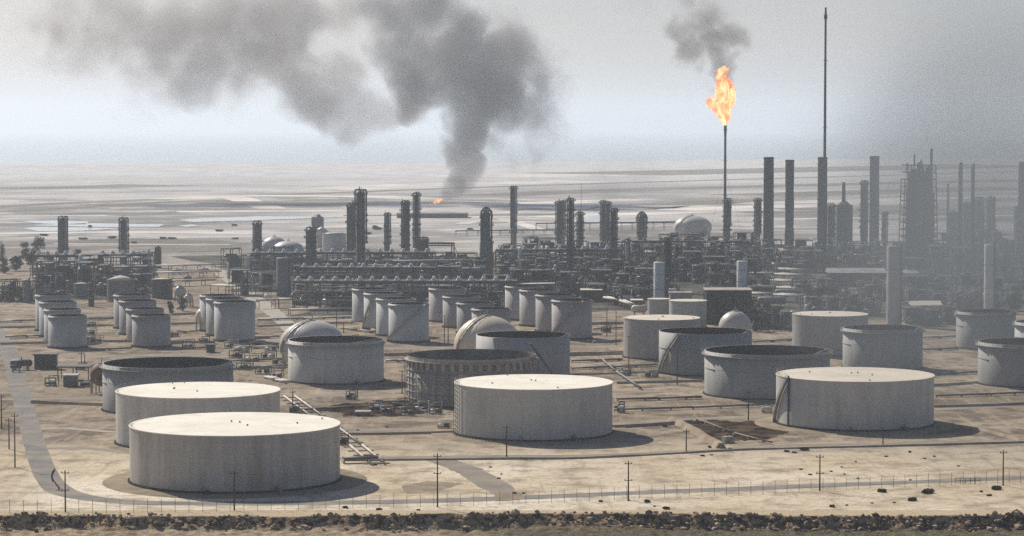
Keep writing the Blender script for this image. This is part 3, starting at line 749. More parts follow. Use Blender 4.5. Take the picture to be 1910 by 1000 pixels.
# ------------------------------------------------------------------ spheres and spheroids
def sphere(cx, ytop, yb, a_px, b_px, label, m='sphere', stairs=True, legs=8, group=None, seg=32, name='storage_sphere'):
    X, Y, t = G(cx, yb); a = a_px * t; b = b_px * t; cz = ZZ(Y, ytop) - b
    e = thing(name, (X, Y, 0), label, 'tank', group)
    MB().ell(0, 0, cz, a, a, b, seg, seg // 2).build('shell', M[m], e)
    for k in range(legs):
        an = 2 * PI * (k + 0.5) / legs; x, y = a * 0.93 * math.cos(an), a * 0.93 * math.sin(an)
        MB().cyl((x, y, 0), (x, y, cz), 0.35 if a > 5 else 0.2, n=8).build('leg', M['girder'], e)
    if stairs:
        mb = MB(); n = 22; pr = None
        for i in range(n + 1):
            th = R(100) * (1 - i / n) + 0.03; az = R(-152) + R(25) * i / n
            p = ((a + 0.4) * math.sin(th) * math.cos(az), (a + 0.4) * math.sin(th) * math.sin(az), cz + (b + 0.4) * math.cos(th))
            if pr: mb.beam(pr, p, 0.9, 0.25); mb.beam((pr[0], pr[1], pr[2] + 1), (p[0], p[1], p[2] + 1), 0.07)
            mb.beam(p, (p[0], p[1], p[2] + 1), 0.06); pr = p
        mb.build('stairway', M['girder'], e)
    mb = MB(); mb.lathe([(1.2, cz + b - 0.1), (1.2, cz + b + 0.15)], 12); mb.cyl((0, 0, cz + b), (0, 0, cz + b + 1.6), 0.18)
    for k in range(8):
        an = 2 * PI * k / 8; mb.beam((1.1 * math.cos(an), 1.1 * math.sin(an), cz + b), (1.1 * math.cos(an), 1.1 * math.sin(an), cz + b + 1), 0.06)
    mb.build('top_platform', M['girder'], e)
    return e
sphere(583, 597, 690, 62, 48, 'large flattened cream dome tank left of centre, behind an open tank', 'sphere_g')
sphere(910, 589, 690, 63, 55, 'large tan dome tank at centre with a curved stair over its left side', 'sphere')
sphere(1371, 580, 645, 31, 31, 'small pale pink-tan sphere in front of the dark block building', 'sphere_g', stairs=False)
sphere(1292, 402, 448, 36, 22, 'far flattened cream dome with a stair arch, left of the flare', 'sphere_g')
sphere(512, 441, 482, 24, 18, 'left of two far tan domes behind the left plant', 'sphere_g', stairs=False, seg=20)
sphere(538, 449, 486, 30, 17, 'right of two far tan domes behind the left plant', 'sphere_g', stairs=False, seg=20)
sphere(190, 677, 734, 22, 22, 'rust-red round vessel beside the open tank at the left', 'rustred', stairs=False, seg=20)
sphere(381, 574, 617, 17, 17, 'small orange-lit sphere behind the short row of three tanks', 'sphere', stairs=False, seg=20)
sphere(352, 548, 572, 9, 9, 'tiny cream sphere left of the short row of three tanks', 'sphere', stairs=False, seg=16)
sphere(336, 533, 562, 11, 11, 'small grey sphere behind the second row of narrow tanks', 'sphere_g', stairs=False, seg=16)

def small_tank(x0, x1, yt, yb, label, m='col_grey', roofm='roof_tan', cone=0.15, group=None):
    X, Y, t = G((x0 + x1) / 2, yb); Rr = (x1 - x0) / 2 * t; H = ZZ(Y, yt)
    e = thing('small_tank', (X, Y, 0), label, 'tank', group)
    MB().lathe([(Rr, 0), (Rr, H)], 28, cap0=False, cap1=False).build('shell', M[m], e)
    MB().lathe([(Rr + 0.2, H), (Rr * 0.5, H + Rr * cone * 0.6), (0.01, H + Rr * cone)], 28, cap0=True, cap1=False).build('roof', M[roofm], e)
    MB().cyl((-Rr - 0.3, 0, 0), (-Rr - 0.3, 0, H + 1), 0.12).build('ladder', M['steel'], e)
    return e
small_tank(200, 251, 522, 562, 'squat tank with a shallow pink cone roof behind the second narrow row', cone=0.35)
small_tank(138, 166, 529, 556, 'small flat pink-topped tank right of the far left row')
small_tank(601, 646, 436, 470, 'far blue-grey tank behind the tall left columns', 'shell_small', 'sphere_g')
small_tank(588, 612, 431, 462, 'far round-topped pale tank left of the blue-grey one', 'sphere_g', 'sphere_g', cone=0.7)
small_tank(283, 322, 521, 556, 'dark squat tank with rubble-pale top behind the second narrow row', 'col_dark')

# ------------------------------------------------------------------ columns, stacks
def column(px, yt, yb, wpx, label, m='col_grey', platforms=4, spike=True, wide=None, group=None, crown=False, loop=False, name='distillation_column', taper=1.0, seed=None):
    X, Y, t = G(px, yb); r = wpx / 2 * t * 0.92; H = ZZ(Y, yt)
    e = thing(name, (X, Y, 0), label, 'column' if 'column' in name or 'vessel' in name else 'stack', group)
    rr = random.Random(seed if seed is not None else int(px * 7))
    Hs = H - (1.5 if spike else 0.2)
    prof = [(r * 1.08, 0), (r * 1.02, 3)]
    if wide:
        fr, k = wide; prof = [(r * k, 0), (r * k, H * fr), (r, H * fr + r * 1.2)]
    prof += [(r * taper, Hs - r * 0.7), (r * 0.75 * taper, Hs - r * 0.2), (0.02, Hs)]
    MB().lathe(prof, 18, cap1=False).build('shell', M[m], e)
    platforms = int(platforms * 1.8)
    for k in range(platforms):
        z = H * (0.30 + 0.66 * (k + rr.uniform(-.2, .2)) / max(1, platforms)) if k < platforms - 1 else Hs - r * 0.8
        R0 = r + rr.uniform(0.9, 1.9); a0 = rr.uniform(0, 6.28); a1 = a0 + (2 * PI if k == platforms - 1 else rr.uniform(2.5, 5))
        mb = MB(); n = 12
        mb.lathe([(r * 0.9, z), (R0, z), (R0, z + 0.35), (r * 0.9, z + 0.35)], n, cap0=False, cap1=False, smooth=False, a0=a0, a1=a1)
        for i in range(n + 1):
            a = a0 + (a1 - a0) * i / n; p = (R0 * math.cos(a), R0 * math.sin(a)); mb.beam((*p, z), (*p, z + 1.2), 0.14)
            if i:
                q = (R0 * math.cos(a - (a1 - a0) / n), R0 * math.sin(a - (a1 - a0) / n)); mb.beam((*q, z + 1.2), (*p, z + 1.2), 0.14); mb.beam((*q, z + .65), (*p, z + .65), 0.12)
        mb.build('platform', M['steel_g'], e)
    if platforms:
        a = rr.uniform(-2.8, -0.4); mb = MB()
        p = ((r + 0.5) * math.cos(a), (r + 0.5) * math.sin(a)); mb.beam((*p, 1), (*p, Hs - r), 0.7, 0.25); mb.build('ladder', M['steel_g'], e)
        for s_ in ((1, 0) if r < 1.6 else (1, -1, 0)):
            a = (0.1 if s_ > 0 else -0.8 if s_ < 0 else 3.3) + rr.uniform(-.4, .4); pr_ = 0.18 + 0.12 * r
            x, y = (r + pr_ + 0.2) * math.cos(a), (r + pr_ + 0.2) * math.sin(a)
            MB().tube([(0, 0, Hs - 0.2), (0, 0, Hs + 0.7), (x, y, Hs + 0.5), (x, y, Hs * rr.uniform(.1, .4))], pr_, 8).build('overhead_pipe', M['pipe' if rr.random() < .4 else 'steel_g'], e)
    if spike:
        mb = MB()
        for k in range(3):
            x, y = rr.uniform(-r, r), rr.uniform(-r, r) * .5; mb.cyl((x, y, Hs - r), (x, y, Hs + rr.uniform(0.5, 2.8)), 0.16)
        mb.build('vent_pipe', M['steel_d'], e)
    if loop:
        mb = MB(); n = 12; pts = [(r * 1.4 * math.cos(PI * i / n), 0, H - r * 2.2 + r * 2.6 * math.sin(PI * i / n)) for i in range(n + 1)]
        mb.tube(pts, r * 0.22, 8); mb.tube([(p[0] * .4, p[1] + r * .8, p[2] - .6) for p in pts], r * 0.18, 8)
        mb.build('overhead_loop', M['steel_g'], e)
    return e

COLS = [
 (118, 405, 492, 15, 'plain dark column, left one of the far left pair', dict(m='col_dark', platforms=2, spike=False)),
 (231, 404, 492, 14, 'dark column with a ragged head, right one of the far left pair', dict(m='col_dark', platforms=3)),
 (480, 414, 496, 13, 'short dark column alone left of the two tan domes', dict(m='col_dark', platforms=2, spike=False)),
 (580, 421, 522, 15, 'column with a pointed head and sunlit left edge, right of the two tan domes', dict(m='col_grey', platforms=4, wide=(0.55, 1.25))),
 (655, 377, 502, 11, 'slim column just left of the tallest left column', dict(m='col_grey', platforms=4)),
 (673, 351, 516, 18, 'tallest and thickest column of the left plant', dict(m='col_grey', platforms=6)),
 (723, 395, 480, 9, 'small slim column right of the tallest left column', dict(m='col_grey', platforms=3)),
 (756, 372, 495, 12, 'column just left of the slender forked-top column', dict(m='col_grey', platforms=5)),
 (777, 357, 505, 10, 'slender column with a forked top and thick lower half', dict(m='col_grey', platforms=4)),
 (790, 440, 502, 14, 'stubby dark column at the foot of the forked-top column', dict(m='col_dark', platforms=2)),
 (907, 390, 517, 17, 'thick column with a looped pipe crown at centre', dict(m='col_grey', platforms=4, wide=(0.5, 1.6), loop=True)),
 (958, 345, 470, 9, 'tall slim column right of the looped crown column', dict(m='col_grey', platforms=3, wide=(0.35, 1.35))),
 (1041, 373, 466, 7, 'left one of the thin twin columns at centre right', dict(m='col_grey', platforms=3)),
 (1050, 372, 466, 8, 'right one of the thin twin columns at centre right', dict(m='col_grey', platforms=4)),
 (1064, 367, 522, 9, 'dark spiky column right of the thin twin columns', dict(m='col_dark', platforms=6)),
 (1082, 393, 505, 9, 'shorter column right of the dark spiky column', dict(m='col_grey', platforms=5)),
 (1125, 372, 466, 9, 'left column of the close pair left of the pale slim drum', dict(m='col_grey', platforms=3)),
 (1134, 374, 470, 8, 'middle column of the close cluster left of the pale slim drum', dict(m='col_grey', platforms=3)),
 (1145, 386, 512, 10, 'lower right column of the close cluster left of the pale slim drum', dict(m='col_grey', platforms=5)),
 (1170, 448, 508, 8, 'pale slim rounded drum right of the close column cluster', dict(m='col_pale', platforms=1, spike=False)),
 (1197, 398, 462, 15, 'short stout column with a side loop pipe, left of the far cream dome', dict(m='col_grey', platforms=3, loop=True)),
 (1356, 368, 455, 12, 'dark column standing right beside the flare stack', dict(m='col_dark', platforms=4)),
 (1413, 368, 458, 10, 'dark column left of the first thick chimney', dict(m='col_dark', platforms=4)),
 (1549, 378, 478, 12, 'dark column touching the right side of the third chimney', dict(m='col_dark', platforms=4)),
 (1611, 335, 478, 11, 'dark column just left of the rightmost thick chimney', dict(m='col_dark', platforms=5)),
 (1650, 393, 476, 8, 'thin dark column right of the rightmost thick chimney', dict(m='col_dark', platforms=3)),
 (1802, 375, 480, 11, 'hazy column between the two thin pale stacks', dict(m='col_dark', platforms=4)),
 (1826, 366, 482, 14, 'hazy stout column right of the two thin pale stacks', dict(m='col_dark', platforms=4)),
 (1848, 365, 486, 14, 'hazy column with a bushy head near the right edge', dict(m='col_dark', platforms=5)),
 (970, 461, 508, 7, 'small pale drum right of the looped crown column', dict(m='col_pale', platforms=0, spike=False)),
 (1283, 447, 508, 8, 'upright pale drum below the far cream dome', dict(m='col_grey', platforms=1, spike=False)),
 (1303, 462, 512, 8, 'upright grey drum right of the pale one below the far dome', dict(m='col_grey', platforms=1, spike=False)),
 (1245, 440, 545, 10, 'tall dark column behind the white upright drum', dict(m='col_dark', platforms=4)),
 (1264, 455, 520, 7, 'thin dark column below the left end of the far cream dome', dict(m='col_dark', platforms=3)),
]
for px, yt, yb, wp, lab, kw in COLS: column(px, yt, yb, wp, lab, **kw)

def drumcol(x0, x1, yt, yb, label, m='col_pale', dome=False, group=None):
    X, Y, t = G((x0 + x1) / 2, yb); r = (x1 - x0) / 2 * t; H = ZZ(Y, yt)
    e = thing('upright_drum', (X, Y, 0), label, 'drum', group)
    top = [(r, H - r * .6), (r * .8, H - r * .2), (0.02, H)] if dome else [(r, H - 0.1), (r * 0.98, H), (0.02, H + 0.15)]
    MB().lathe([(r * 1.03, 0), (r, 0.6)] + top, 28, cap1=False).build('shell', M[m], e)
    mb = MB()
    for k in (0.35, 0.7): mb.lathe([(r, H * k), (r + .15, H * k), (r + .15, H * k + .25), (r, H * k + .25)], 28, cap0=False, cap1=False)
    mb.build('band', M['girder'], e)
    mb = MB(); a = R(-40); mb.beam(((r + .5) * math.cos(a), (r + .5) * math.sin(a), 0), ((r + .5) * math.cos(a), (r + .5) * math.sin(a), H + 1), .6, .2); mb.build('ladder', M['steel'], e)
    return e
drumcol(1219, 1242, 489, 566, 'white upright drum behind the small tan-topped tanks')
drumcol(1374, 1396, 487, 545, 'pale upright drum above the dark block building')
drumcol(1653, 1680, 459, 606, 'tall pale round tower standing behind the open tank on the right', 'col_mid')
drumcol(1835, 1854, 456, 582, 'hazy pale slim tower behind the right-hand open tank')
drumcol(516, 543, 481, 552, 'plump grey-green upright drum at the left end of the cooler bank', 'col_grey')
drumcol(226, 247, 493, 526, 'round-topped drum, left one of two behind the pink cone roof', 'col_grey', True)
drumcol(261, 281, 493, 530, 'round-topped drum, right one of two behind the pink cone roof', 'col_grey', True)
drumcol(84, 96, 489, 540, 'narrow pinkish upright drum behind the far left narrow row', 'col_grey')
drumcol(62, 74, 515, 548, 'little orange-pink upright vessel left of the narrow pinkish drum', 'sphere')
drumcol(123, 138, 523, 552, 'grey upright drum just behind the far left narrow row', 'col_grey')
drumcol(423, 428, 490, 520, 'thin white post-like vessel beside the pale diagonal road', 'white')
drumcol(43, 56, 522, 565, 'grey upright drum at the far left beside the horizontal vessel', 'col_grey')
drumcol(165, 175, 527, 572, 'dark slim drum between the first two narrow tank rows', 'col_dark')

def stack(px, yt, yb, wpx, label, m='stack', wobble=0.0, taper=0.97, group=None):
    X, Y, t = G(px, yb); r = wpx / 2 * t; H = ZZ(Y, yt)
    e = thing('chimney', (X, Y, 0), label, 'chimney', group)
    rr = random.Random(int(px)); n = 14; prof = []
    for i in range(n + 1):
        k = i / n; prof.append((r * (1.06 - (1.06 - taper) * k) * (1 + rr.uniform(-wobble, wobble)), H * k))
    prof += [(prof[-1][0] - 0.35, H), (prof[-1][0] - 0.4, H - 3)]
    MB().lathe(prof, 24, cap1=True).build('shaft', M[m], e)
    mb = MB()
    for k in (0.33, 0.62, 0.93, 0.985):
        if wpx > 12: mb.lathe([(r, H * k), (r + .3, H * k), (r + .3, H * k + .5), (r, H * k + .5)], 24, cap0=False, cap1=False)
    if wpx > 12: mb.build('band', M['steel_d'], e)
    mb = MB(); a = R(-60); mb.beam(((r + .35) * math.cos(a), (r + .35) * math.sin(a), 0), ((r + .35) * math.cos(a), (r + .35) * math.sin(a), H), .5, .2); mb.build('ladder', M['steel_d'], e)
    return e
stack(1433, 293, 486, 19, 'first thick dark chimney from the left, right of the flare')
stack(1472, 298, 494, 16, 'second chimney from the left, with a dented ragged outline', wobble=0.07)
stack(1533, 293, 500, 18, 'third thick chimney, with the very tall mast in front')
stack(1630, 291, 484, 18, 'rightmost of the four thick chimneys')
stack(1767, 343, 470, 4, 'hazy thin short stack right of the lattice reactor tower', taper=0.9)
stack(1790, 303, 505, 8, 'left of two thin hazy pale stacks on the right', 'col_grey')
stack(1813, 305, 505, 7, 'right of two thin hazy pale stacks on the right', 'col_grey')
stack(1904, 302, 490, 12, 'hazy chimney at the extreme right edge')
stack(1735, 277, 505, 5, 'thin stack with faint smoke beside the lattice reactor tower', 'stack', taper=0.8)

# the very tall mast in front of the third chimney
X, Y, t = G(1537, 510); H = ZZ(Y, 14)
e = thing('tall_mast', (X, Y, 0), 'very tall thin bare mast rising to the top of the photo', 'mast')
MB().lathe([(0.95, 0), (0.80, H * .55), (0.62, H * .86), (0.62, H * .955), (1.0, H * .958), (1.0, H * .972), (0.62, H * .975), (0.55, H)], 12).build('shaft', M['stack'], e)
mb = MB()
for k in (0.3, 0.55, 0.8):
    z = H * k; mb.lathe([(0.8, z), (1.25, z), (1.25, z + .3), (0.8, z + .3)], 10, cap0=False, cap1=False)
mb.build('collar', M['steel'], e)

# flare stack with its flame
FX, FY, ft = G(1352, 452); FH = ZZ(FY, 234)
e = thing('flare_stack', (FX, FY, 0), 'slender flare stack burning with a tall orange flame at its tip', 'flare stack')
MB().lathe([(1.5, 0), (1.0, FH * .35), (0.85, FH * .9), (1.1, FH * .97), (1.1, FH)], 12).build('shaft', M['stack'], e)
mb = MB()
for k in (0.4, 0.7, 0.96):
    z = FH * k; mb.lathe([(0.9, z), (1.9, z), (1.9, z + .25), (0.9, z + .25)], 12, cap0=False, cap1=False)
mb.build('platform', M['steel_d'], e)
mb = MB()
for an in (90, 210, 330):
    a = R(an); mb.beam((0, 0, FH * .62), (16 * math.cos(a), 16 * math.sin(a), 0), 0.12)
mb.build('guy_wire', M['steel_d'], e)

# ------------------------------------------------------------------ process units
def process_frame(x0, x1, yt, yb, look, px, rowp, dep=14.0, m='steel_g', seed=0, dens=1.0):
    X, Y, t = G((x0 + x1) / 2, yb); Wd = (x1 - x0) * t; H = max(4.0, ZZ(Y, yt))
    rr = random.Random(seed)
    e = thing('process_frame', (X, Y, 0), look, 'steel frame'); auto(e, px, rowp)
    hw, hd = Wd / 2, dep / 2
    nb = max(2, int(Wd / 5.5)); nl = max(1, int(H / rr.uniform(3.6, 4.8)))
    lv = [H * (k + 1) / nl for k in range(nl)]
    mb = MB()
    for i in range(nb + 1):
        x = -hw + Wd * i / nb; top = H if rr.random() < .65 else H * rr.uniform(.6, 1.12)
        for y in (-hd, hd): mb.beam((x, y, 0), (x, y, top), 0.38)
        for z in lv: mb.beam((x, -hd, z), (x, hd, z), 0.3)
    for z in lv:
        for y in (-hd, hd): mb.beam((-hw, y, z), (hw, y, z), 0.36)
    for i in range(nb):
        if rr.random() < .35:
            xa = -hw + Wd * i / nb; xb = xa + Wd / nb; k = rr.randrange(nl); za = lv[k - 1] if k else 0
            mb.beam((xa, -hd, za), (xb, -hd, lv[k]), 0.2)
    mb.build('frame', M[m], e)
    for k, z in enumerate(lv):
        if rr.random() < .75:
            a = -hw if rr.random() < .6 else -hw * rr.uniform(0, .8); b = hw if rr.random() < .6 else hw * rr.uniform(0, .8)
            mb = MB(); mb.box((a + b) / 2, 0, z + .25, b - a, dep, 0.12)
            for q in range(int((b - a) / 2) + 1): mb.beam((a + q * 2, -hd, z + .3), (a + q * 2, -hd, z + 1.3), .07)
            mb.beam((a, -hd, z + 1.3), (b, -hd, z + 1.3), .09); mb.build('deck', M[m], e)
    for k in range(rr.randint(1, 3)):                  # clad equipment blocks standing in the frame
        bw, bh, bd = Wd * rr.uniform(.18, .5), min(H, rr.uniform(2.5, 7)), dep * rr.uniform(.3, .8); bx = rr.uniform(-hw + bw / 2, hw - bw / 2); bz = rr.choice([0] + lv[:-1])
        MB().box(bx, rr.uniform(0, hd * .6), bz + bh / 2 + .1, bw, bd, bh).build('equipment_box', M[rr.choice(['steel_d', 'steel_g', 'machine', 'steel'])], e)
    for k in range(int(rr.randint(2, 4) * dens)):       # horizontal drums and exchangers
        r = rr.uniform(.6, 1.5); L = min(Wd * .8, rr.uniform(4, 9)); z = rr.choice([0] + lv[:-1] if nl > 1 else [0]) + r + .6; x = rr.uniform(-hw + L / 2, hw - L / 2) if Wd > L else 0; y = rr.uniform(-hd, 0)
        MB().lathe([(0.05, -L / 2 - r * .35), (r * .7, -L / 2 - r * .15), (r, -L / 2 + .1), (r, L / 2 - .1), (r * .7, L / 2 + r * .15), (0.05, L / 2 + r * .35)], 12, x, y, z, axis='x').build('drum', M[rr.choice(['pipe', 'col_grey', 'steel', 'col_pale', 'pipe_b'])], e)
    for k in range(int(rr.randint(1, 3) * dens)):       # upright vessels
        r = rr.uniform(.5, 1.3); h = H * rr.uniform(.35, 1.15); x = rr.uniform(-hw, hw); y = rr.uniform(-hd - 1.5, hd * .3)
        MB().lathe([(r, 0), (r, h - r * .6), (r * .7, h - r * .2), (.03, h)], 12, x, y, 0, cap1=False).build('vessel', M[rr.choice(['col_grey', 'col_dark', 'pipe', 'col_pale', 'steel'])], e)
    for k in range(int(rr.randint(3, 6) * dens)):       # pipe runs
        pr = rr.uniform(.16, .38); z = rr.choice(lv) + rr.uniform(-.6, 1.1); y = rr.uniform(-hd - .6, hd); a = rr.uniform(-hw - 2, 0); b = rr.uniform(0, hw + 2)
        pts = [(a, y, 0 if rr.random() < .5 else z), (a, y, z), (b, y, z), (b, y, z * rr.uniform(0, 1) if rr.random() < .6 else z)]
        MB().tube(pts, pr, 6).build('pipe', M[rr.choice(['pipe', 'pipe', 'pipe_p', 'steel', 'pipe_b'])], e)
    return e

rr = random.Random(11)
def fill(xa, xb, yt, yb, rowp, look, step=(30, 52), jy=5, jt=8, m='steel_g', dens=1.0, skip=0.0, dep=14):
    x = xa
    while x < xb - 12:
        wd = rr.uniform(*step); x1 = min(xb, x + wd)
        if rr.random() >= skip:
            process_frame(x, x1 - 3, yt + rr.uniform(-jt, jt), yb + rr.uniform(-jy, jy), look, (x + x1) / 2, rowp, dep, m, rr.randrange(10 ** 6), dens)
        x = x1
# left plant
fill(66, 150, 482, 536, 'in the left plant', 'dark crowded pipe frame', m='steel_g')
fill(150, 288, 478, 536, 'in the left plant', 'dark crowded pipe frame', m='steel_g')
fill(0, 66, 520, 560, 'at the left edge', 'low dark pipe frame', jt=5)
# mid-left plant behind the cooler bank
fill(415, 545, 470, 500, 'in the rear row', 'green-grey pipe frame', jt=8)
fill(430, 516, 505, 545, 'in the middle row', 'low green-grey pipe frame', jt=6)
fill(550, 900, 478, 506, 'in the rear row', 'green-grey pipe frame', jt=7)
fill(548, 905, 498, 528, 'in the middle row', 'dense low pipe frame', jt=5)
fill(548, 665, 548, 572, 'under the cooler bank', 'low dark pipe frame', jt=5, m='steel_d')
# centre
fill(925, 1160, 478, 512, 'in the middle row', 'dark blue-grey pipe frame', jt=6, m='steel_d')
fill(930, 1240, 452, 478, 'in the rear row', 'blue-grey pipe frame', jt=8)
fill(905, 1230, 508, 545, 'in the front row', 'dense dark pipe frame', jt=7, m='steel_d')
fill(760, 940, 545, 575, 'in the front row', 'dark pipe frame', jt=5, m='steel_d')
fill(1100, 1330, 535, 562, 'in the lowest row', 'low dark pipe frame', jt=5, m='steel_d', skip=0.15)
# right of centre
fill(1230, 1420, 442, 476, 'in the rear row', 'dark lattice pipe frame', jt=8, m='steel_d')
fill(1240, 1420, 476, 520, 'in the middle row', 'dark lattice pipe frame', jt=9, m='steel_d')
fill(1420, 1690, 452, 488, 'in the rear row', 'sooty pipe frame', jt=10, m='steel_d')
fill(1400, 1690, 474, 512, 'in the middle row', 'sooty pipe frame', jt=8, m='steel_d')
fill(1690, 1930, 440, 492, 'in the rear row', 'hazy dark pipe frame', jt=14, m='steel_d')
fill(1690, 1930, 470, 528, 'in the middle row', 'hazy dark pipe frame', jt=12, m='steel_d')
fill(1690, 1930, 520, 562, 'in the front row', 'hazy dark pipe frame', jt=8, m='steel_d')
fill(1560, 1690, 528, 560, 'in the front row', 'low sooty pipe frame', jt=6, m='steel_d')

fill(925, 1240, 462, 495, 'in the second row', 'dark steel pipe frame', jt=8, m='steel_d', step=(22, 40))
fill(1240, 1420, 458, 498, 'in the second row', 'dark steel pipe frame', jt=8, m='steel_d', step=(22, 40))
fill(925, 1420, 488, 528, 'in the fourth row', 'dark crowded steel frame', jt=8, m='steel_d', step=(24, 44))
fill(1420, 1930, 462, 500, 'in the second row', 'dark steel pipe frame', jt=10, m='steel_d', step=(24, 44))
fill(545, 920, 486, 516, 'in the second row', 'dark steel pipe frame', jt=6, m='steel_g', step=(24, 44))
fill(545, 660, 534, 560, 'in the fourth row', 'dark crowded steel frame', jt=6, m='steel_d', step=(24, 40))
fill(66, 288, 490, 545, 'in the front row', 'dark steel pipe frame', jt=8, m='steel_g', step=(24, 44))
fill(660, 925, 530, 556, 'in the fourth row', 'dark crowded steel frame', jt=6, m='steel_d', step=(24, 40))
fill(1405, 1485, 582, 616, 'in the lowest row', 'low dark pump frame', jt=5, m='steel_d', step=(22, 36))
fill(1500, 1650, 558, 584, 'in the lowest row', 'low dark pump frame', jt=5, m='steel_d', step=(22, 40))
fill(1686, 1784, 576, 606, 'in the lowest row', 'low dark pump frame', jt=5, m='steel_d', step=(22, 40))
fill(1690, 1850, 545, 575, 'in the fifth row', 'hazy steel frame', jt=5, m='steel_d', step=(26, 40))
fill(1400, 1560, 520, 548, 'in the fifth row', 'sooty steel frame', jt=5, m='steel_d', step=(26, 44), skip=.2)
# air cooler banks: long raised decks with a row of fan hoods
def cooler_bank(x0, x1, yt, yb, label, step, dep=8, m='steel_g', hood='white', levels=1):
    X, Y, t = G((x0 + x1) / 2, yb); Wd = (x1 - x0) * t; H = ZZ(Y, yt); hw, hd = Wd / 2, dep / 2
    e = thing('cooler_bank', (X, Y, 0), label, 'air cooler')
    mb = MB(); n = int(Wd / 6)
    for i in range(n + 1):
        x = -hw + Wd * i / n
        for y in (-hd, hd): mb.beam((x, y, 0), (x, y, H - 1.2), .45)
        mb.beam((x, -hd, H * .55), (x, hd, H * .55), .3)
        if i % 3 == 0 and i < n: mb.beam((x, -hd, 0), (x + Wd / n, -hd, H * .55), .25); mb.beam((x + Wd / n, -hd, 0), (x, -hd, H * .55), .25)
    for y in (-hd, hd): mb.beam((-hw, y, H * .55), (hw, y, H * .55), .4)
    mb.build('frame', M[m], e)
    MB().box(0, 0, H - .85, Wd, dep, 1.5).build('cooler_box', M['steel'], e)
    mb = MB(); mb.beam((-hw, -hd - 1, H + .9), (hw, -hd - 1, H + .9), .12); mb.box(0, -hd - .6, H - .3, Wd, 1.1, .12)
    for i in range(int(Wd / 3) + 1): mb.beam((-hw + i * 3, -hd - 1, H - .3), (-hw + i * 3, -hd - 1, H + .9), .09)
    mb.build('walkway', M['pipe'], e)
    k = x0 + step * .4
    while k < x1 - 3:
        x = (k - (x0 + x1) / 2) * t
        hb = MB().lathe([(1.5, H - .1), (1.3, H + .5), (0.75, H + 1.4), (0.7, H + 1.8)], 12, x, -hd * .4, 0, cap0=False); hb.build('fan_hood', M[hood], e)
        k += step
    for j in range(5):
        z = H * (.30 + .11 * j); MB().tube([(-hw, -hd + 1.2 + j * .9, z), (hw, -hd + 1.2 + j * .9, z)], .3, 6).build('pipe', M[['pipe', 'pipe_b', 'steel', 'pipe_p', 'pipe'][j]], e)
    return e
cooler_bank(548, 965, 522, 576, 'long raised cooler bank with white fan hoods behind the narrow tank rows', 23)
cooler_bank(925, 1160, 464, 506, 'cooler bank with white hoods right of the looped crown column', 22, m='steel_d')
cooler_bank(590, 812, 469, 512, 'higher cooler bank with white hoods across the foot of the tallest left column', 22)
cooler_bank(470, 585, 470, 512, 'short cooler bank with white hoods below the two tan domes', 25)
cooler_bank(560, 800, 497, 538, 'lower cooler bank with white hoods between the two longer banks', 22)
cooler_bank(66, 150, 474, 528, 'cooler bank with pale hoods beneath the left dark column', 17)
cooler_bank(185, 284, 473, 528, 'cooler bank with pale hoods beneath the ragged head column', 19)
cooler_bank(1160, 1400, 448, 482, 'hazy raised deck of pipes and hoods below the far cream dome', 30, m='steel_d', hood='pipe')

# pipe racks
def pipe_run(name, pts, n, r, m, label, cat='pipes', z=1.2, gap=None, sup=True, group=None, px=None, rowp=''):
    P = [Vector((*G(px_, py_)[:2], z)) for px_, py_ in pts]
    o = P[0].copy(); o.z = 0
    e = thing(name, o, label, cat, group)
    if px is not None: auto(e, px, rowp)
    gap = gap or r * 3.2
    sm = MB()
    for j in range(n):
        off = (j - (n - 1) / 2) * gap; Q = []
        for i, q in enumerate(P):
            d = (P[min(i + 1, len(P) - 1)] - P[max(i - 1, 0)]).normalized(); nr = Vector((-d.y, d.x, 0)); Q.append(q - o + nr * off)
        MB().tube(Q, r, 8).build('pipe', M[m if isinstance(m, str) else m[j % len(m)]], e)
    if sup:
        for a, b in zip(P[:-1], P[1:]):
            L = (b - a).length; d = (b - a).normalized(); nr = Vector((-d.y, d.x, 0)); k = 0
            while k < L:
                q = a + d * k - o; s1, s2 = q + nr * (n * gap / 2), q - nr * (n * gap / 2)
                sm = MB()
                if z > 2.5:
                    sm.beam((s1.x, s1.y, 0), (s1.x, s1.y, z - r - .1), .3); sm.beam((s2.x, s2.y, 0), (s2.x, s2.y, z - r - .1), .3)
                    sm.beam((s1.x, s1.y, z - r - .15), (s2.x, s2.y, z - r - .15), .3)
                else: sm.box(q.x, q.y, (z - r) / 2, .5, n * gap, max(.1, z - r), math.atan2(d.y, d.x))
                sm.build('support', M['steel' if z > 2.5 else 'concrete'], e)
                k += 9
    return e
pipe_run('pipeline', [(540, 742), (600, 786), (664, 834), (705, 868)], 2, 0.30, 'pipe_p', 'pair of pale pipes running diagonally right of the front left tank', z=.6, gap=3.4)
pipe_run('pipeline', [(1120, 671), (1150, 697), (1196, 728)], 1, 0.30, 'pipe', 'pale diagonal pipe on the sand between the centre and right tanks', z=.8)
pipe_run('pipeline', [(640, 864), (704, 862)], 3, 0.35, ['pipe_b', 'pipe', 'steel'], 'low dark pipe manifold right of the front left tank', z=1.3)
pipe_run('pipeline', [(1300, 785), (1370, 812), (1440, 830)], 1, 0.22, 'pipe_b', 'single thin pipe crossing the black oily pit', z=.7)
pipe_run('pipeline', [(0, 602), (70, 600), (200, 597)], 3, 0.3, 'pipe', 'low pipes on the sand left of the far left tank row', z=.8)
pipe_run('pipeline', [(480, 576), (520, 574), (555, 574)], 2, 0.5, 'pipe_p', 'pale bent pipe pair left of the cooler bank', z=4)
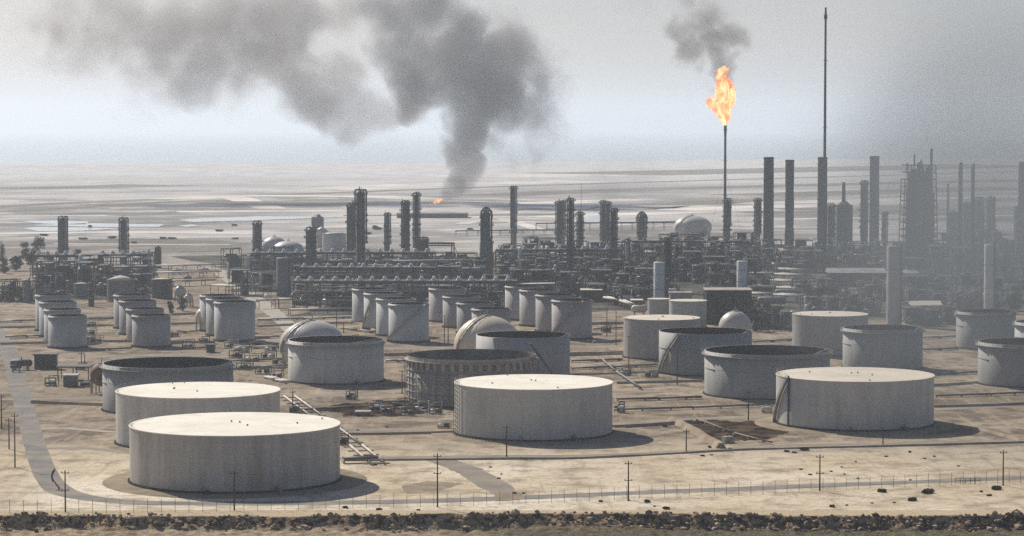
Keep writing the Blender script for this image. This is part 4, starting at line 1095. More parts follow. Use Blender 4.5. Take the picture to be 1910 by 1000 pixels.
pipe_run('pipe_rack', [(400, 548), (520, 552)], 6, 0.35, ['pipe_p', 'pipe', 'pipe_b'], 'pale pipe rack behind the short row of three tanks', z=4.5, gap=1.2)
pipe_run('pipe_rack', [(290, 520), (410, 517)], 6, 0.35, ['pipe_p', 'pipe_b', 'pipe'], 'low pipe rack on the sand between left and middle plants', z=3.5, gap=1.3)
pipe_run('pipe_rack', [(290, 505), (420, 502)], 5, 0.35, ['pipe_p', 'pipe', 'pipe_b'], 'farther low pipe rack on the sand between left and middle plants', z=3.0, gap=1.3)
pipe_run('pipe_rack', [(290, 535), (400, 532)], 5, 0.35, ['pipe', 'pipe_p', 'pipe_b'], 'nearer low pipe rack behind the short row of three tanks', z=3.0, gap=1.3)
pipe_run('pipe_rack', [(540, 588), (660, 586)], 5, 0.3, ['pipe', 'pipe_b'], 'low pipe rack in front of the cooler bank left end', z=2.6, gap=1.2)
pipe_run('pipe_rack', [(700, 520), (720, 520), (905, 517)], 3, 0.35, 'pipe_p', 'pale overhead pipes across the rear of the long cooler bank', z=10)
pipe_run('pipe_rack', [(975, 548), (1230, 545)], 5, 0.4, ['pipe', 'pipe_p', 'pipe_b'], 'pipe rack in front of the dark central frames', z=5, gap=1.3)
pipe_run('pipe_rack', [(1000, 430), (1290, 428)], 2, 0.6, 'steel', 'far long overhead pipes left of the far cream dome', z=6, gap=2)
pipe_run('pipe_rack', [(850, 440), (1040, 438)], 2, 0.5, 'steel', 'far thin pipe rack crossing behind the looped crown column', z=4, gap=2)
for i, (xa, xb, y, lb) in enumerate([(1395, 1500, 500, 'uppermost'), (1390, 1510, 510, 'second'), (1400, 1505, 520, 'third'), (1385, 1498, 532, 'fourth'), (1400, 1512, 546, 'fifth'), (1395, 1505, 560, 'lowest')]):
    pipe_run('pipe_rack', [(xa, y), ((xa + xb) / 2, y + 2), (xb, y + 6)], 5, 0.55, ['pipe_p', 'pipe', 'pipe_b'], lb + ' of the stacked brown pipe bundles below the chimneys', z=3.5, gap=1.7, group='brown pipe bundles below the chimneys')
pipe_run('pipe_rack', [(1690, 578), (1790, 574)], 4, 0.4, ['pipe_p', 'pipe'], 'hazy pipe rack left of the right-hand open tank', z=3.5, gap=1.3)
pipe_run('pipe_rack', [(1130, 566), (1160, 572), (1180, 580)], 2, 0.6, 'pipe_p', 'pale bent pipes left of the small tan-topped tanks', z=3)

for i, (xa, ya, xb, yb_, n, mm) in enumerate([(440, 690, 535, 684, 3, 'pipe'), (430, 676, 528, 672, 2, 'pipe_b'), (436, 652, 520, 648, 3, 'pipe_p'), (720, 676, 766, 675, 2, 'pipe'), (1066, 676, 1160, 673, 2, 'pipe_b'),
        (1066, 690, 1225, 683, 2, 'pipe'), (1150, 748, 1308, 744, 2, 'pipe_b'), (1145, 768, 1440, 758, 1, 'pipe'), (1745, 700, 1822, 697, 2, 'pipe'), (1745, 742, 1950, 734, 1, 'pipe_b'), (10, 630, 90, 628, 2, 'pipe'), (165, 655, 245, 652, 2, 'pipe_b'),
        (320, 622, 370, 620, 2, 'pipe'), (325, 652, 400, 650, 3, 'pipe_b'), (480, 632, 520, 630, 2, 'pipe'), (640, 614, 700, 622, 2, 'pipe_b'), (1106, 616, 1160, 614, 2, 'pipe'), (1106, 640, 1160, 637, 1, 'pipe_p'), (480, 598, 655, 594, 3, 'pipe'),
        (1405, 640, 1478, 636, 2, 'pipe'), (1722, 655, 1784, 652, 2, 'pipe_b'), (1722, 632, 1784, 630, 2, 'pipe'), (560, 768, 660, 762, 2, 'pipe_b'), (500, 706, 540, 716, 3, 'pipe_p')]):
    pipe_run('pipeline', [(xa, ya), ((xa + xb) / 2, (ya + yb_) / 2 + .5), (xb, yb_)], n, 0.32, mm, 'low pipe run on the sand', z=.7, gap=1.1, px=(xa + xb) / 2, rowp='')
# horizontal vessels
def hvessel(px, yb, Lpx, rpx, look, m='sphere_g', rowp=None, rot=0.0, label=None):
    X, Y, t = G(px, yb); L = Lpx * t; r = rpx * t
    e = thing('horizontal_vessel', (X, Y, 0), label or look, 'vessel', None, rot)
    if rowp is not None: auto(e, px, rowp)
    z = r + 1.2
    MB().lathe([(0.05, -L / 2), (r * .6, -L / 2 + r * .15), (r, -L / 2 + r * .6), (r, L / 2 - r * .6), (r * .6, L / 2 - r * .15), (.05, L / 2)], 16, 0, 0, z, axis='x').build('shell', M[m], e)
    for s_ in (-1, 1): MB().box(s_ * L * .28, 0, (1.2 + r * .4) / 2, .6, r * 1.6, 1.2 + r * .4).build('saddle', M['concrete'], e)
    MB().cyl((0, 0, z + r * .8), (0, 0, z + r + 1), .2).build('nozzle', M['pipe'], e)
    return e
hvessel(25, 560, 44, 8, '', 'sphere_g', label='grey horizontal vessel with a bright left end at the far left')
hvessel(1192, 588, 30, 7, '', 'sphere', label='small pale horizontal vessel behind the tan-roofed tank')
hvessel(1440, 572, 56, 7, '', 'pipe', label='long brownish horizontal vessel below the pipe bundles')
hvessel(1470, 556, 50, 6, '', 'pipe', label='shorter brownish vessel just above the long one below the chimneys')
for i, (px, yb, L, r, m) in enumerate([(330, 512, 18, 3, 'pipe_p'), (350, 525, 16, 3, 'pipe'), (380, 510, 20, 3, 'pipe_p'), (312, 545, 14, 3, 'col_pale'), (440, 560, 16, 3, 'pipe_p'), (455, 575, 20, 3, 'pipe'),
                                        (500, 560, 16, 3, 'white'), (860, 545, 14, 3, 'col_pale'), (1000, 525, 18, 3, 'white'), (1015, 532, 16, 3, 'pipe_p'), (985, 520, 20, 3, 'col_pale'), (1095, 560, 18, 4, 'pipe'),
                                        (1150, 552, 18, 4, 'pipe_p'), (1300, 530, 16, 3, 'pipe'), (1335, 522, 18, 3, 'pipe_p'), (1360, 535, 14, 3, 'pipe'), (1620, 570, 22, 4, 'pipe'), (1720, 545, 24, 4, 'pipe_p'), (1760, 560, 20, 4, 'pipe')]):
    hvessel(px, yb, L, r, 'small horizontal drum lying on the ground', m, rowp='')

# fired heaters
def heater(x0, x1, yt, yb, sx, syt, sw, label, m='steel_d'):
    X, Y, t = G((x0 + x1) / 2, yb); Wd = (x1 - x0) * t; H = ZZ(Y, yt); D = Wd * .8
    e = thing('fired_heater', (X, Y, 0), label, 'heater')
    MB().box(0, 0, H * .5 + 1.2, Wd, D, H - 2.4).build('furnace_box', M[m], e)
    mb = MB()
    for i in range(6):
        for y in (-D / 2 - .1, D / 2 + .1): mb.beam((-Wd / 2 + Wd * i / 5, y, 0), (-Wd / 2 + Wd * i / 5, y, H), .35)
    for z in (H * .35, H * .65, H * .97): mb.beam((-Wd / 2, -D / 2 - .2, z), (Wd / 2, -D / 2 - .2, z), .3)
    mb.build('frame', M['steel'], e)
    MB().lathe([(Wd * .42, 0), (Wd * .16, Wd * .25)], 4, 0, 0, H, smooth=False).build('hood', M[m], e)
    if sx:
        sH = ZZ(Y, syt); r = sw / 2 * t; xo = (sx - (x0 + x1) / 2) * t
        MB().lathe([(r * 1.2, H), (r, sH), (r * .8, sH), (r * .8, sH - 2)], 14, xo, 0, 0).build('stack', M['stack'], e)
    return e
heater(1560, 1588, 382, 470, 1573, 340, 6, 'square dark furnace with a thin stack on top, between third and fourth chimneys')
heater(1768, 1786, 397, 470, 0, 0, 0, 'hazy dark furnace box right of the thin short stack')
heater(1893, 1918, 385, 482, 0, 0, 0, 'hazy dark block at the foot of the right edge chimney')
heater(290, 300, 461, 500, 0, 0, 0, 'small dark box tower right of the left plant')
heater(582, 603, 405, 432, 0, 0, 0, 'far pale grey block building behind the left columns', 'col_grey')
heater(697, 712, 470, 500, 0, 0, 0, 'dark furnace box right of the tallest left column')

# lattice reactor tower
X, Y, t = G(1712, 508); H = ZZ(Y, 308); Wd = 54 * t
e = thing('reactor_tower', (X, Y, 0), 'huge dark lattice tower of pipes and decks, widest structure on the right', 'reactor tower')
rr2 = random.Random(77)
mb = MB(); nlv = 15
def wat(z): return Wd * (0.60 - 0.08 * (z / H) ** 1.5)
for k in range(nlv):
    za, zb = H * k / nlv, H * (k + 1) / nlv; wa, wb = wat(za), wat(zb)
    for i in range(6):
        u = -1 + 2 * i / 5
        for v in (-.8, .8):
            if k > 12 and i in (0,): continue
            mb.beam((u * wa, v * wa, za), (u * wb, v * wb, zb), .55)
    for v in (-.8, .8): mb.beam((-wb, v * wb, zb), (wb, v * wb, zb), .5)
    for v in (-1, 1): mb.beam((v * wb, -.8 * wb, zb), (v * wb, .8 * wb, zb), .5)
    if rr2.random() < .8: mb.beam((-wa, -.8 * wa, za), (-wa * .6, -.8 * wb, zb), .3); mb.beam((wa, -.8 * wa, za), (wa * .6, -.8 * wb, zb), .3)
mb.build('frame', M['steel_d'], e)
for k in range(1, nlv):
    z = H * k / nlv; wb = wat(z)
    mb = MB(); mb.box(rr2.uniform(-.1, .1) * wb, 0, z + .4, 2 * wb * rr2.uniform(.75, 1.08), 1.7 * wb, .25)
    for q in range(14): mb.beam((-wb + 2 * wb * q / 13, -.85 * wb, z + .4), (-wb + 2 * wb * q / 13, -.85 * wb, z + 1.7), .1)
    mb.beam((-wb, -.85 * wb, z + 1.7), (wb, -.85 * wb, z + 1.7), .12); mb.build('deck', M['steel_d'], e)
for (u, r, z0, z1) in ((-.35, 3.4, 0, .97), (.35, 2.8, 0, .93), (0, 4.2, .1, .7), (.62, 1.6, 0, .99), (-.68, 2.0, 0, .8), (.05, 1.8, .6, 1.03)):
    MB().lathe([(r, H * z0), (r, H * z1 - r * .6), (r * .7, H * z1 - r * .2), (.03, H * z1)], 18, u * Wd * .5, -2, 0, cap1=False).build('vessel', M['col_dark'], e)
for k in range(16):
    z = H * rr2.uniform(.1, .95); x = rr2.uniform(-.5, .5) * Wd; pr = rr2.uniform(.3, .7)
    MB().tube([(x, -wat(z) * .9, z * rr2.uniform(0, .6)), (x, -wat(z) * .9, z), (x * rr2.uniform(-1, .3), -wat(z) * .9, z + rr2.uniform(-3, 3))], pr, 8).build('pipe', M[rr2.choice(['steel', 'steel_d', 'pipe_b', 'steel_g'])], e)
for (u, a, b) in ((-.15, .99, 1.10), (.08, .98, 1.05), (-.4, .95, 1.02)):
    MB().cyl((u * Wd, 0, H * a), (u * Wd, 0, H * b), .5, n=8).build('vent_pipe', M['steel_d'], e)

# open gantry frames near the centre left
X, Y, t = G(822, 488); H = ZZ(Y, 453); hw = 25 * t
e = thing('gantry', (X, Y, 0), 'open portal gantry left of the looped crown column', 'gantry')
mb = MB()
for x in (-hw, hw * .82, hw):
    for y in (-3, 3): mb.beam((x, y, 0), (x, y, H), .7)
for z in (H, H - 1.8):
    for y in (-3, 3): mb.beam((-hw - 2, y, z), (hw, y, z), .5)
for k in range(8):
    x = -hw + 2 * hw * k / 8; mb.beam((x, -3, H - 1.8), (x + hw / 4, -3, H), .25)
mb.beam((-hw, -3, H - 2), (-hw * .3, -3, 0), .35); mb.beam((hw, -3, H - 2), (hw * 1.6, -3, 0), .35)
mb.build('frame', M['steel_g'], e)
MB().tube([(-hw, 0, H - .6), (hw, 0, H - .6), (hw, 0, 1)], .4, 8).build('pipe', M['pipe'], e)

# ------------------------------------------------------------------ buildings
def building(x0, x1, yt, yb, depth, label, wallm='wall', roofm='sheetroof', pitch=0.0, windows=0, name='shed', cat='building', open_=False):
    X, Y, t = G((x0 + x1) / 2, yb); Wd = (x1 - x0) * t; H = ZZ(Y, yt)
    e = thing(name, (X, Y + depth / 2, 0), label, cat)
    if open_:
        n = max(2, int(Wd / 4))
        for i in range(n + 1):
            for y in (-depth / 2, depth / 2): MB().box(-Wd / 2 + Wd * i / n, y, H / 2 - .2, .3, .3, H - .4).build('post', M['steel'], e)
    else: MB().box(0, 0, H / 2 - .15, Wd, depth, H - .3).build('wall', M[wallm], e)
    mb = MB(); ov = .5
    a, b = Wd / 2 + ov, depth / 2 + ov
    if pitch: mb.add([(-a, -b, H - .3), (a, -b, H - .3), (a, b, H - .3), (-a, b, H - .3), (-a, 0, H + pitch), (a, 0, H + pitch)], [(0, 1, 5, 4), (3, 4, 5, 2), (0, 4, 3), (1, 2, 5), (0, 3, 2, 1)])
    else: mb.box(0, 0, H - .1, 2 * a, 2 * b, .4)
    mb.build('roof', M[roofm], e)
    for i in range(windows):
        x = -Wd / 2 + Wd * (i + .5) / windows; w_ = MB().box(x, -depth / 2 - .03, H * .55, Wd / windows * .45, .1, H * .28).build('window', M['glass'], e)
        MB().box(x, -depth / 2 - .10, H * .55 - H * .15, Wd / windows * .5, .16, .12).build('sill', M['concrete'], w_)
    if not open_: MB().box(Wd * .42, -depth / 2 - .04, min(1.3, H * .4), 1.2, .12, min(2.4, H * .75)).build('door', M['steel'], e)
    return e
building(1318, 1402, 541, 606, 16, 'big dark windowless block building behind the small pale sphere', 'wall', 'concrete')
building(1546, 1652, 508, 534, 14, 'long low shed with a pale lit roof below the chimneys', 'wall', 'sheetroof', pitch=2.0)
building(1690, 1742, 509, 534, 12, 'shorter hazy shed with a pale roof under the reactor tower', 'wall', 'sheetroof', pitch=1.5)
building(1704, 1756, 569, 590, 12, 'low hazy shed with a bright roof left of the right open tank', 'wall', 'roof_tan', pitch=1.5)
building(1179, 1198, 560, 578, 8, 'small blue-grey hut left of the small tan-topped tanks', 'col_grey', 'roof_tan', windows=2, name='hut')
building(1250, 1290, 546, 566, 10, 'low pinkish hut beside the white upright drum', 'concrete', 'concrete', name='hut')
building(108, 165, 684, 710, 7, 'dark open-sided shelter left of the rust-red vessel', 'machine', 'machine', name='shelter', open_=True)
building(118, 142, 700, 722, 5, 'small grey pump hut under the dark shelter', 'col_grey', 'sheetroof', name='hut')
building(385, 399, 643, 658, 4, 'tiny dark hut beneath the short row of three tanks', 'machine', 'machine', name='hut')
building(1085, 1122, 541, 563, 10, 'pale-roofed hut above the front shaded narrow tank', 'wall', 'roof_tan', name='hut')
building(740, 872, 399, 407, 30, 'far long low dark shed on the plain under the ground fire', 'machine', 'machine', name='long_shed')
building(665, 688, 768, 776, 3, 'little blue-grey site cabin in front of the weathered plated tank', 'col_grey', 'sheetroof', windows=1, name='cabin')
building(1450, 1500, 590, 612, 6, 'low dark building left of the tan-roofed tank on the right', 'wall', 'wall', name='hut')

# ------------------------------------------------------------------ vehicles and machines
building(64, 104, 661, 689, 4, 'dark boxy cabin standing beside the curving road at the left', 'machine', 'machine', name='cabin')
hvessel(40, 690, 42, 6.5, '', 'machine', label='low dark horizontal vessel left of the dark boxy cabin')
hvessel(30, 694, 22, 3.5, '', 'steel_d', label='smaller dark drum in front of the low dark vessel at the left')

# lattice boom crane behind the front centre tank
X, Y, t = G(1034, 716)
e = thing('crane', (X, Y, 0), 'black lattice crane boom leaning across the grey tank behind the front centre tank', 'crane')
MB().box(0, 0, 1.6, 3, 5, 1.6).build('cab', M['machine'], e)
for s_ in (-1.5, 1.5): MB().box(s_, 0, .5, .9, 6, 1.0).build('crawler', M['machine'], e)
tip = AT(989, 641, Y - 4); tipl = (tip.x - X, tip.y - Y, tip.z); mb = MB(); base = Vector((0.6, -1, 1.8)); tv = Vector(tipl)
cr = [(dx, dy) for dx in (-.45, .45) for dy in (-.45, .45)]
for dx, dy in cr: mb.beam(base + Vector((dx, dy, 0)), tv + Vector((dx * .3, dy * .3, 0)), .22)
for k in range(14):
    p = base.lerp(tv, k / 14); q = base.lerp(tv, (k + 1) / 14); sg = 1 if k % 2 else -1
    mb.beam(p + Vector((.4 * sg, -.4, 0)), q + Vector((-.4 * sg, -.4, 0)), .14); mb.beam(p + Vector((.4 * sg, .4, 0)), q + Vector((-.4 * sg, .4, 0)), .14)
mb.build('boom', M['machine'], e)
MB().beam(tv, (tv.x, tv.y, 3.0), .08).build('hoist_cable', M['machine'], e)

def skid(px, yb, wpx, label, seed, group=None):
    X, Y, t = G(px, yb); Wd = wpx * t; rr = random.Random(seed)
    e = thing('pump_skid', (X, Y, 0), label, 'machinery', group); auto(e, px, '')
    MB().box(0, 0, .2, Wd, 2.4, .4).build('base', M['concrete'], e)
    for k in range(2):
        x = Wd * (-.25 + .5 * k); MB().cyl((x - .8, 0, 1.0), (x + .9, 0, 1.0), rr.uniform(.4, .7), n=10).build('motor', M[rr.choice(['machine', 'steel', 'pipe_b', 'col_pale'])], e)
    h = rr.uniform(1.5, 3)
    MB().tube([(-Wd / 2, -.8, .3), (-Wd / 2, -.8, h), (Wd / 2, -.8, h), (Wd / 2, -.8, .2)], .22, 6).build('pipe', M[rr.choice(['pipe', 'pipe_p', 'pipe_b'])], e)
    MB().tube([(-Wd * .2, .6, .3), (-Wd * .2, .6, h + .6), (Wd * .6, .6, h + .6), (Wd * .6, 2.5, h + .6), (Wd * .6, 2.5, 0)], .18, 6).build('pipe', M[rr.choice(['pipe', 'machine', 'pipe_p'])], e)
    if rr.random() < .5: MB().box(Wd * .1, .3, 1.1, 1.5, 1.3, 1.8).build('control_box', M[rr.choice(['machine', 'white', 'steel'])], e)
    return e
for i, (px, yb, wp) in enumerate([(430, 650, 22), (452, 658, 26), (478, 646, 24), (505, 655, 22), (440, 668, 24), (470, 674, 26), (500, 668, 24), (520, 680, 22), (455, 690, 26), (490, 698, 26), (515, 705, 22),
                                  (700, 768, 20), (722, 772, 22), (742, 762, 20), (760, 775, 22), (785, 768, 24), (812, 772, 20), (655, 745, 18), (95, 720, 20), (160, 722, 18), (150, 690, 16),
                                  (828, 800, 22), (1165, 700, 20), (1215, 704, 22), (1060, 560, 20), (1320, 535, 20), (380, 640, 16), (350, 650, 18), (325, 628, 18), (180, 640, 18), (170, 625, 14), (170, 610, 18), (1130, 620, 16), (660, 640, 14), (640, 660, 18),
                                  (1430, 770, 18), (1445, 740, 12), (1158, 770, 12), (640, 830, 14), (548, 770, 14)]):
    skid(px, yb, wp, 'small cluster of pump pipes on a slab', i * 3 + 1)

# concrete valve block with dark shadow by the oil pit
X, Y, t = G(1357, 826)
e = thing('valve_pit', (X, Y, 0), 'pale broken concrete block at the corner of the black oily pit', 'block')
MB().box(0, 0, .9, 2.6, 2.2, 1.8, .4).box(.9, -.9, .5, 1.2, 1.0, 1.0, .1).build('block', M['concrete'], e)
MB().cyl((0, 0, 1.8), (0, 0, 2.5), .12).build('valve_stem', M['steel'], e)

# ------------------------------------------------------------------ poles and fence
def pole(px, yt, yb, arms, label, kind='utility'):
    X, Y, t = G(px, yb); H = ZZ(Y, yt)
    e = thing('utility_pole', (X, Y, 0), label, 'pole', 'utility poles')
    MB().cyl((0, 0, 0), (0, 0, H), .19, .13, n=8).build('shaft', M['wood'], e)
    for k in range(arms):
        z = H - .5 - k * 4.0 if k else H - .6
        if z < 3: continue
        a = MB().beam((-.9, -.15, z), (.9, -.15, z), .16, .14).build('crossarm', M['wood'], e)
        for x in (-.75, 0.75): MB().cyl((x, -.15, z + .05), (x, -.15, z + .35), .09, n=6).build('insulator', M['machine'], a)
for p in [(122, 877, 955, 2, 'thin dark pole at the lower left beside the curved shrub'), (437, 878, 952, 1, 'thin pole standing in front of the largest front left tank'),
          (816, 846, 946, 2, 'tall dark pole between the front left and front centre tanks'), (945, 793, 852, 1, 'pole in front of the front centre tank'),
          (1172, 860, 933, 2, 'tall pole just right of the front centre tank shadow'), (1280, 800, 845, 1, 'short pole on the sand left of the oily pit'),
          (1529, 848, 916, 2, 'dark pole by the fence below the broad front right tank'), (1871, 840, 906, 1, 'faint pole by the fence near the right edge'),
          (1396, 728, 784, 1, 'pole in front of the wide open-topped tank'), (1647, 800, 832, 0, 'faint short pole below the broad front right tank'),
          (28, 772, 872, 1, 'tall pole left of the curving road'), (17, 780, 838, 1, 'shorter pole behind the tall one left of the road'),
          (3, 735, 800, 2, 'pole at the left edge with two crossarms'), (1173, 625, 692, 1, 'pole in front of the tan-roofed grey tank'),
          (1263, 655, 718, 1, 'thin pole in front of the zigzag stair tank'), (1132, 574, 628, 0, 'left thin mast on the sand right of the shaded narrow tank'),
          (1149, 580, 644, 0, 'right thin mast on the sand right of the shaded narrow tank'), (829, 588, 640, 0, 'left thin post left of the centre dome'),
          (836, 600, 641, 0, 'right thin post left of the centre dome'), (546, 728, 762, 1, 'lamp pole behind the front left tanks'),
          (628, 552, 612, 0, 'thin post left of the narrow row under the cooler bank'), (750, 690, 735, 1, 'pole left of the weathered plated tank'),
          (152, 657, 690, 1, 'short pole above the dark shelter'), (158, 660, 692, 0, 'second short pole right of the one above the dark shelter'), (641, 600, 622, 0, 'short post in front of the left dome'),
          (1084, 340, 440, 0, 'hair-thin far mast behind the shorter column')]:
    pole(*p)

FL = [(-60, 960), (0, 959), (122, 958), (240, 958), (437, 953), (620, 950), (816, 946), (1000, 940), (1172, 932), (1350, 925), (1529, 917), (1700, 909), (1910, 900), (2010, 896)]
Pf = [Vector(G(a, b)[:2]) for a, b in FL]
o = Vector((Pf[0].x, Pf[0].y, 0))
e = thing('chain_link_fence', o, 'long thin wire fence with slim posts along the near edge of the sand', 'fence')
pts = []
spac = 3.05; acc = 0.0
for a, b in zip(Pf[:-1], Pf[1:]):
    L = (b - a).length
    while acc < L: pts.append(a.lerp(b, acc / L)); acc += spac
    acc -= L
pm = None
for i, p in enumerate(pts):
    x, y = p.x - o.x, p.y - o.y
    if pm is None:
        pm = MB(); pm.beam((0, 0, 0), (0, 0, 2.9), .085); pm.beam((0, 0, 2.9), (0, -.35, 3.25), .07); po = pm.build('post', M['steel'], e, (x, y, 0)); me_post = po.data
    else:
        po = bpy.data.objects.new('post', me_post); col.objects.link(po); po.parent = e; po.location = (x, y, 0)
mb = MB()
for z in (.3, 1.1, 1.9, 2.8):
    for a, b in zip(pts[:-1], pts[1:]): mb.beam((a.x - o.x, a.y - o.y, z), (b.x - o.x, b.y - o.y, z), .022)
mb.build('wire', M['steel'], e)
print('fence posts', len(pts))
# small railing frame near the fence at the right
X, Y, t = G(1805, 902)
e = thing('barrier_rail', (X, Y, 0), 'short double-rail barrier beside the fence near the right edge', 'barrier')
mb = MB()
for k in range(6): mb.beam((-3 + k * 1.2, 0, 0), (-3 + k * 1.2, 0, 1.4), .12)
for z in (.7, 1.35): mb.beam((-3, 0, z), (3, 0, z), .1)
mb.build('rail', M['steel'], e)

# ------------------------------------------------------------------ vegetation
def shrub(px, yb, wpx, look, seed, h=1.0, m='leaf_b', label=None, name='shrub'):
    X, Y, t = G(px, yb); r = wpx * .38 * t; rr = random.Random(seed)
    z0 = slope_z(X, Y) if Y < EDGE else 0
    e = thing(name, (X, Y, z0), label or look, 'shrub', 'desert shrubs')
    if not label: auto(e, px, 'front' if yb > 925 else 'sand')
    mb = MB()
    for k in range(4): mb.leaves((rr.uniform(-.6, .6) * r, rr.uniform(-.5, .5) * r, r * h * .35), r * .6, r * .45 * h, 60, max(.10, r * .22), rr)
    mb.build('crown', M[m], e)
    mb = MB()
    for k in range(4): mb.cyl((0, 0, -.1), (rr.uniform(-.5, .5) * r, rr.uniform(-.5, .5) * r, r * h * .5), .05, .02, n=5)
    mb.build('stem', M['bark'], e)
for i, (px, yb, wp) in enumerate([(70, 968, 16), (240, 960, 12), (645, 948, 16), (707, 951, 14), (780, 952, 10), (1120, 936, 14), (1205, 937, 20), (1325, 835, 14), (1363, 838, 12), (1311, 851, 12), (1327, 849, 8),
        (1468, 843, 14), (1500, 840, 24), (1482, 845, 12), (1494, 876, 10), (1511, 886, 10), (1595, 862, 8), (1653, 852, 10), (1696, 844, 12), (1724, 856, 8), (1742, 852, 10), (1698, 896, 8), (1645, 918, 26), (1733, 920, 34), (1855, 913, 30), (1788, 870, 8),
        (1550, 946, 18), (1627, 939, 8), (1668, 938, 8), (1700, 934, 26), (1242, 950, 20), (1580, 943, 8), (1220, 945, 8), (960, 921, 12), (975, 921, 10), (935, 885, 8), (930, 893, 10), (915, 872, 8), (1550, 880, 8), (1571, 872, 8), (1240, 796, 12), (1172, 934, 10),
        (700, 868, 10), (722, 797, 8), (668, 803, 8), (1845, 925, 14), (1832, 918, 12), (1160, 797, 16), (1600, 893, 7), (1575, 885, 7)]):
    shrub(px, yb, wp, 'small dark scrub bush', 100 + i, .8)
shrub(385, 924, 26, '', 7, 1.3, 'leaf_b', 'dark bush growing against the foot of the largest front left tank')
shrub(1305, 757, 18, '', 8, .9, 'leaf', 'rounded bush left of the wide open-topped tank') if False else None
shrub(1152, 762, 16, '', 8, 1.0, 'leaf', 'rounded dark bush right of the front centre tank')
# the curved shrub by the road
X, Y, t = G(110, 912); e = thing('curved_shrub', (X, Y, 0), 'tall arching dark shrub inside the bend of the road', 'shrub')
mb = MB(); rq = random.Random(3)
for k in range(26):
    u = k / 25; mb.leaves((-.2 - 1.5 * math.sin(u * 2.6) + (.3 if u < .3 else 0), 0, .3 + 4.4 * u), .22, .3, 12, .13, rq)
mb.build('crown', M['leaf'], e); MB().tube([(0, 0, 0), (-1.0, 0, 1.6), (-1.6, 0, 3.0), (-.9, 0, 4.4)], .08, 6).build('stem', M['bark'], e)

def tree(px, yt, yb, wpx, look, seed, rowp='', label=None, m='leaf'):
    X, Y, t = G(px, yb); H = ZZ(Y, yt); r = wpx / 2 * t; rr = random.Random(seed)
    e = thing('tree', (X, Y, 0), label or look, 'tree', 'trees around the plant')
    if not label: auto(e, px, rowp)
    MB().cyl((0, 0, 0), (0, 0, H * .45), .35, .2, n=8).cyl((0, 0, H * .35), (r * .5, 0, H * .7), .18, .08, n=6).cyl((0, 0, H * .3), (-r * .5, .3, H * .65), .18, .08, n=6).build('trunk', M['bark'], e)
    mb = MB()
    for k in range(24):
        a = rr.uniform(0, 6.28); d = r * rr.uniform(0, .7); cz = H * rr.uniform(.12, .86)
        mb.leaves((d * math.cos(a), d * math.sin(a), cz), r * rr.uniform(.32, .5), H * rr.uniform(.10, .18), 60, max(.25, r * .09), rr)
    mb.build('crown', M[m], e)
for i, (px, yt, yb, wp) in enumerate([(70, 436, 482, 34), (50, 450, 486, 24), (92, 470, 505, 30), (4, 442, 490, 16), (30, 474, 505, 34), (8, 480, 510, 26), (145, 462, 490, 22), (60, 470, 500, 26),
        (1360, 552, 600, 40), (1392, 548, 604, 44), (1425, 560, 612, 40), (1450, 566, 612, 34), (1470, 578, 616, 26), (1410, 572, 618, 36), (1530, 532, 575, 34), (1555, 528, 572, 36), (1575, 540, 578, 30), (1600, 545, 582, 36), (1512, 538, 572, 24), (1630, 550, 585, 34),
        (1165, 532, 556, 24), (1180, 535, 556, 18), (1715, 575, 608, 34), (1745, 576, 608, 36), (1770, 574, 606, 30), (1698, 572, 604, 24), (340, 552, 580, 22), (318, 560, 585, 20), (1890, 540, 580, 40), (1850, 545, 578, 34), (1150, 548, 570, 14), (1072, 536, 556, 22), (950, 540, 565, 26)]):
    tree(px, yt, yb, wp, 'dusty dark tree', 300 + i)
for i in range(20):
    px = rr.choice([rr.uniform(0, 440), rr.uniform(600, 1440)]); yb = rr.uniform(415, 470)
    if 900 > px > 560 and yb > 440: continue
    tree(px, yb - rr.uniform(3, 5), yb, rr.uniform(10, 22), 'low far scrub clump on the plain', 500 + i, 'far')

# ------------------------------------------------------------------ fire, flame and smoke (volumes in closed hulls)
def hull(name, balls, m, voxel, grow=1.0):
    """balls: (x, y, z, r). one closed surface round all of them"""
    mb = MB()
    for x, y, z, r in balls: mb.ell(x, y, z, r * grow, r * grow, r * grow, 20, 12)
    o = mb.build(name, m)
    md = o.modifiers.new('remesh', 'REMESH'); md.mode = 'VOXEL'; md.voxel_size = voxel; md.use_smooth_shade = True
    dg = bpy.context.evaluated_depsgraph_get(); dg.update()
    me = bpy.data.meshes.new_from_object(o.evaluated_get(dg)); o.modifiers.clear(); o.data = me
    me.name = name
    return o

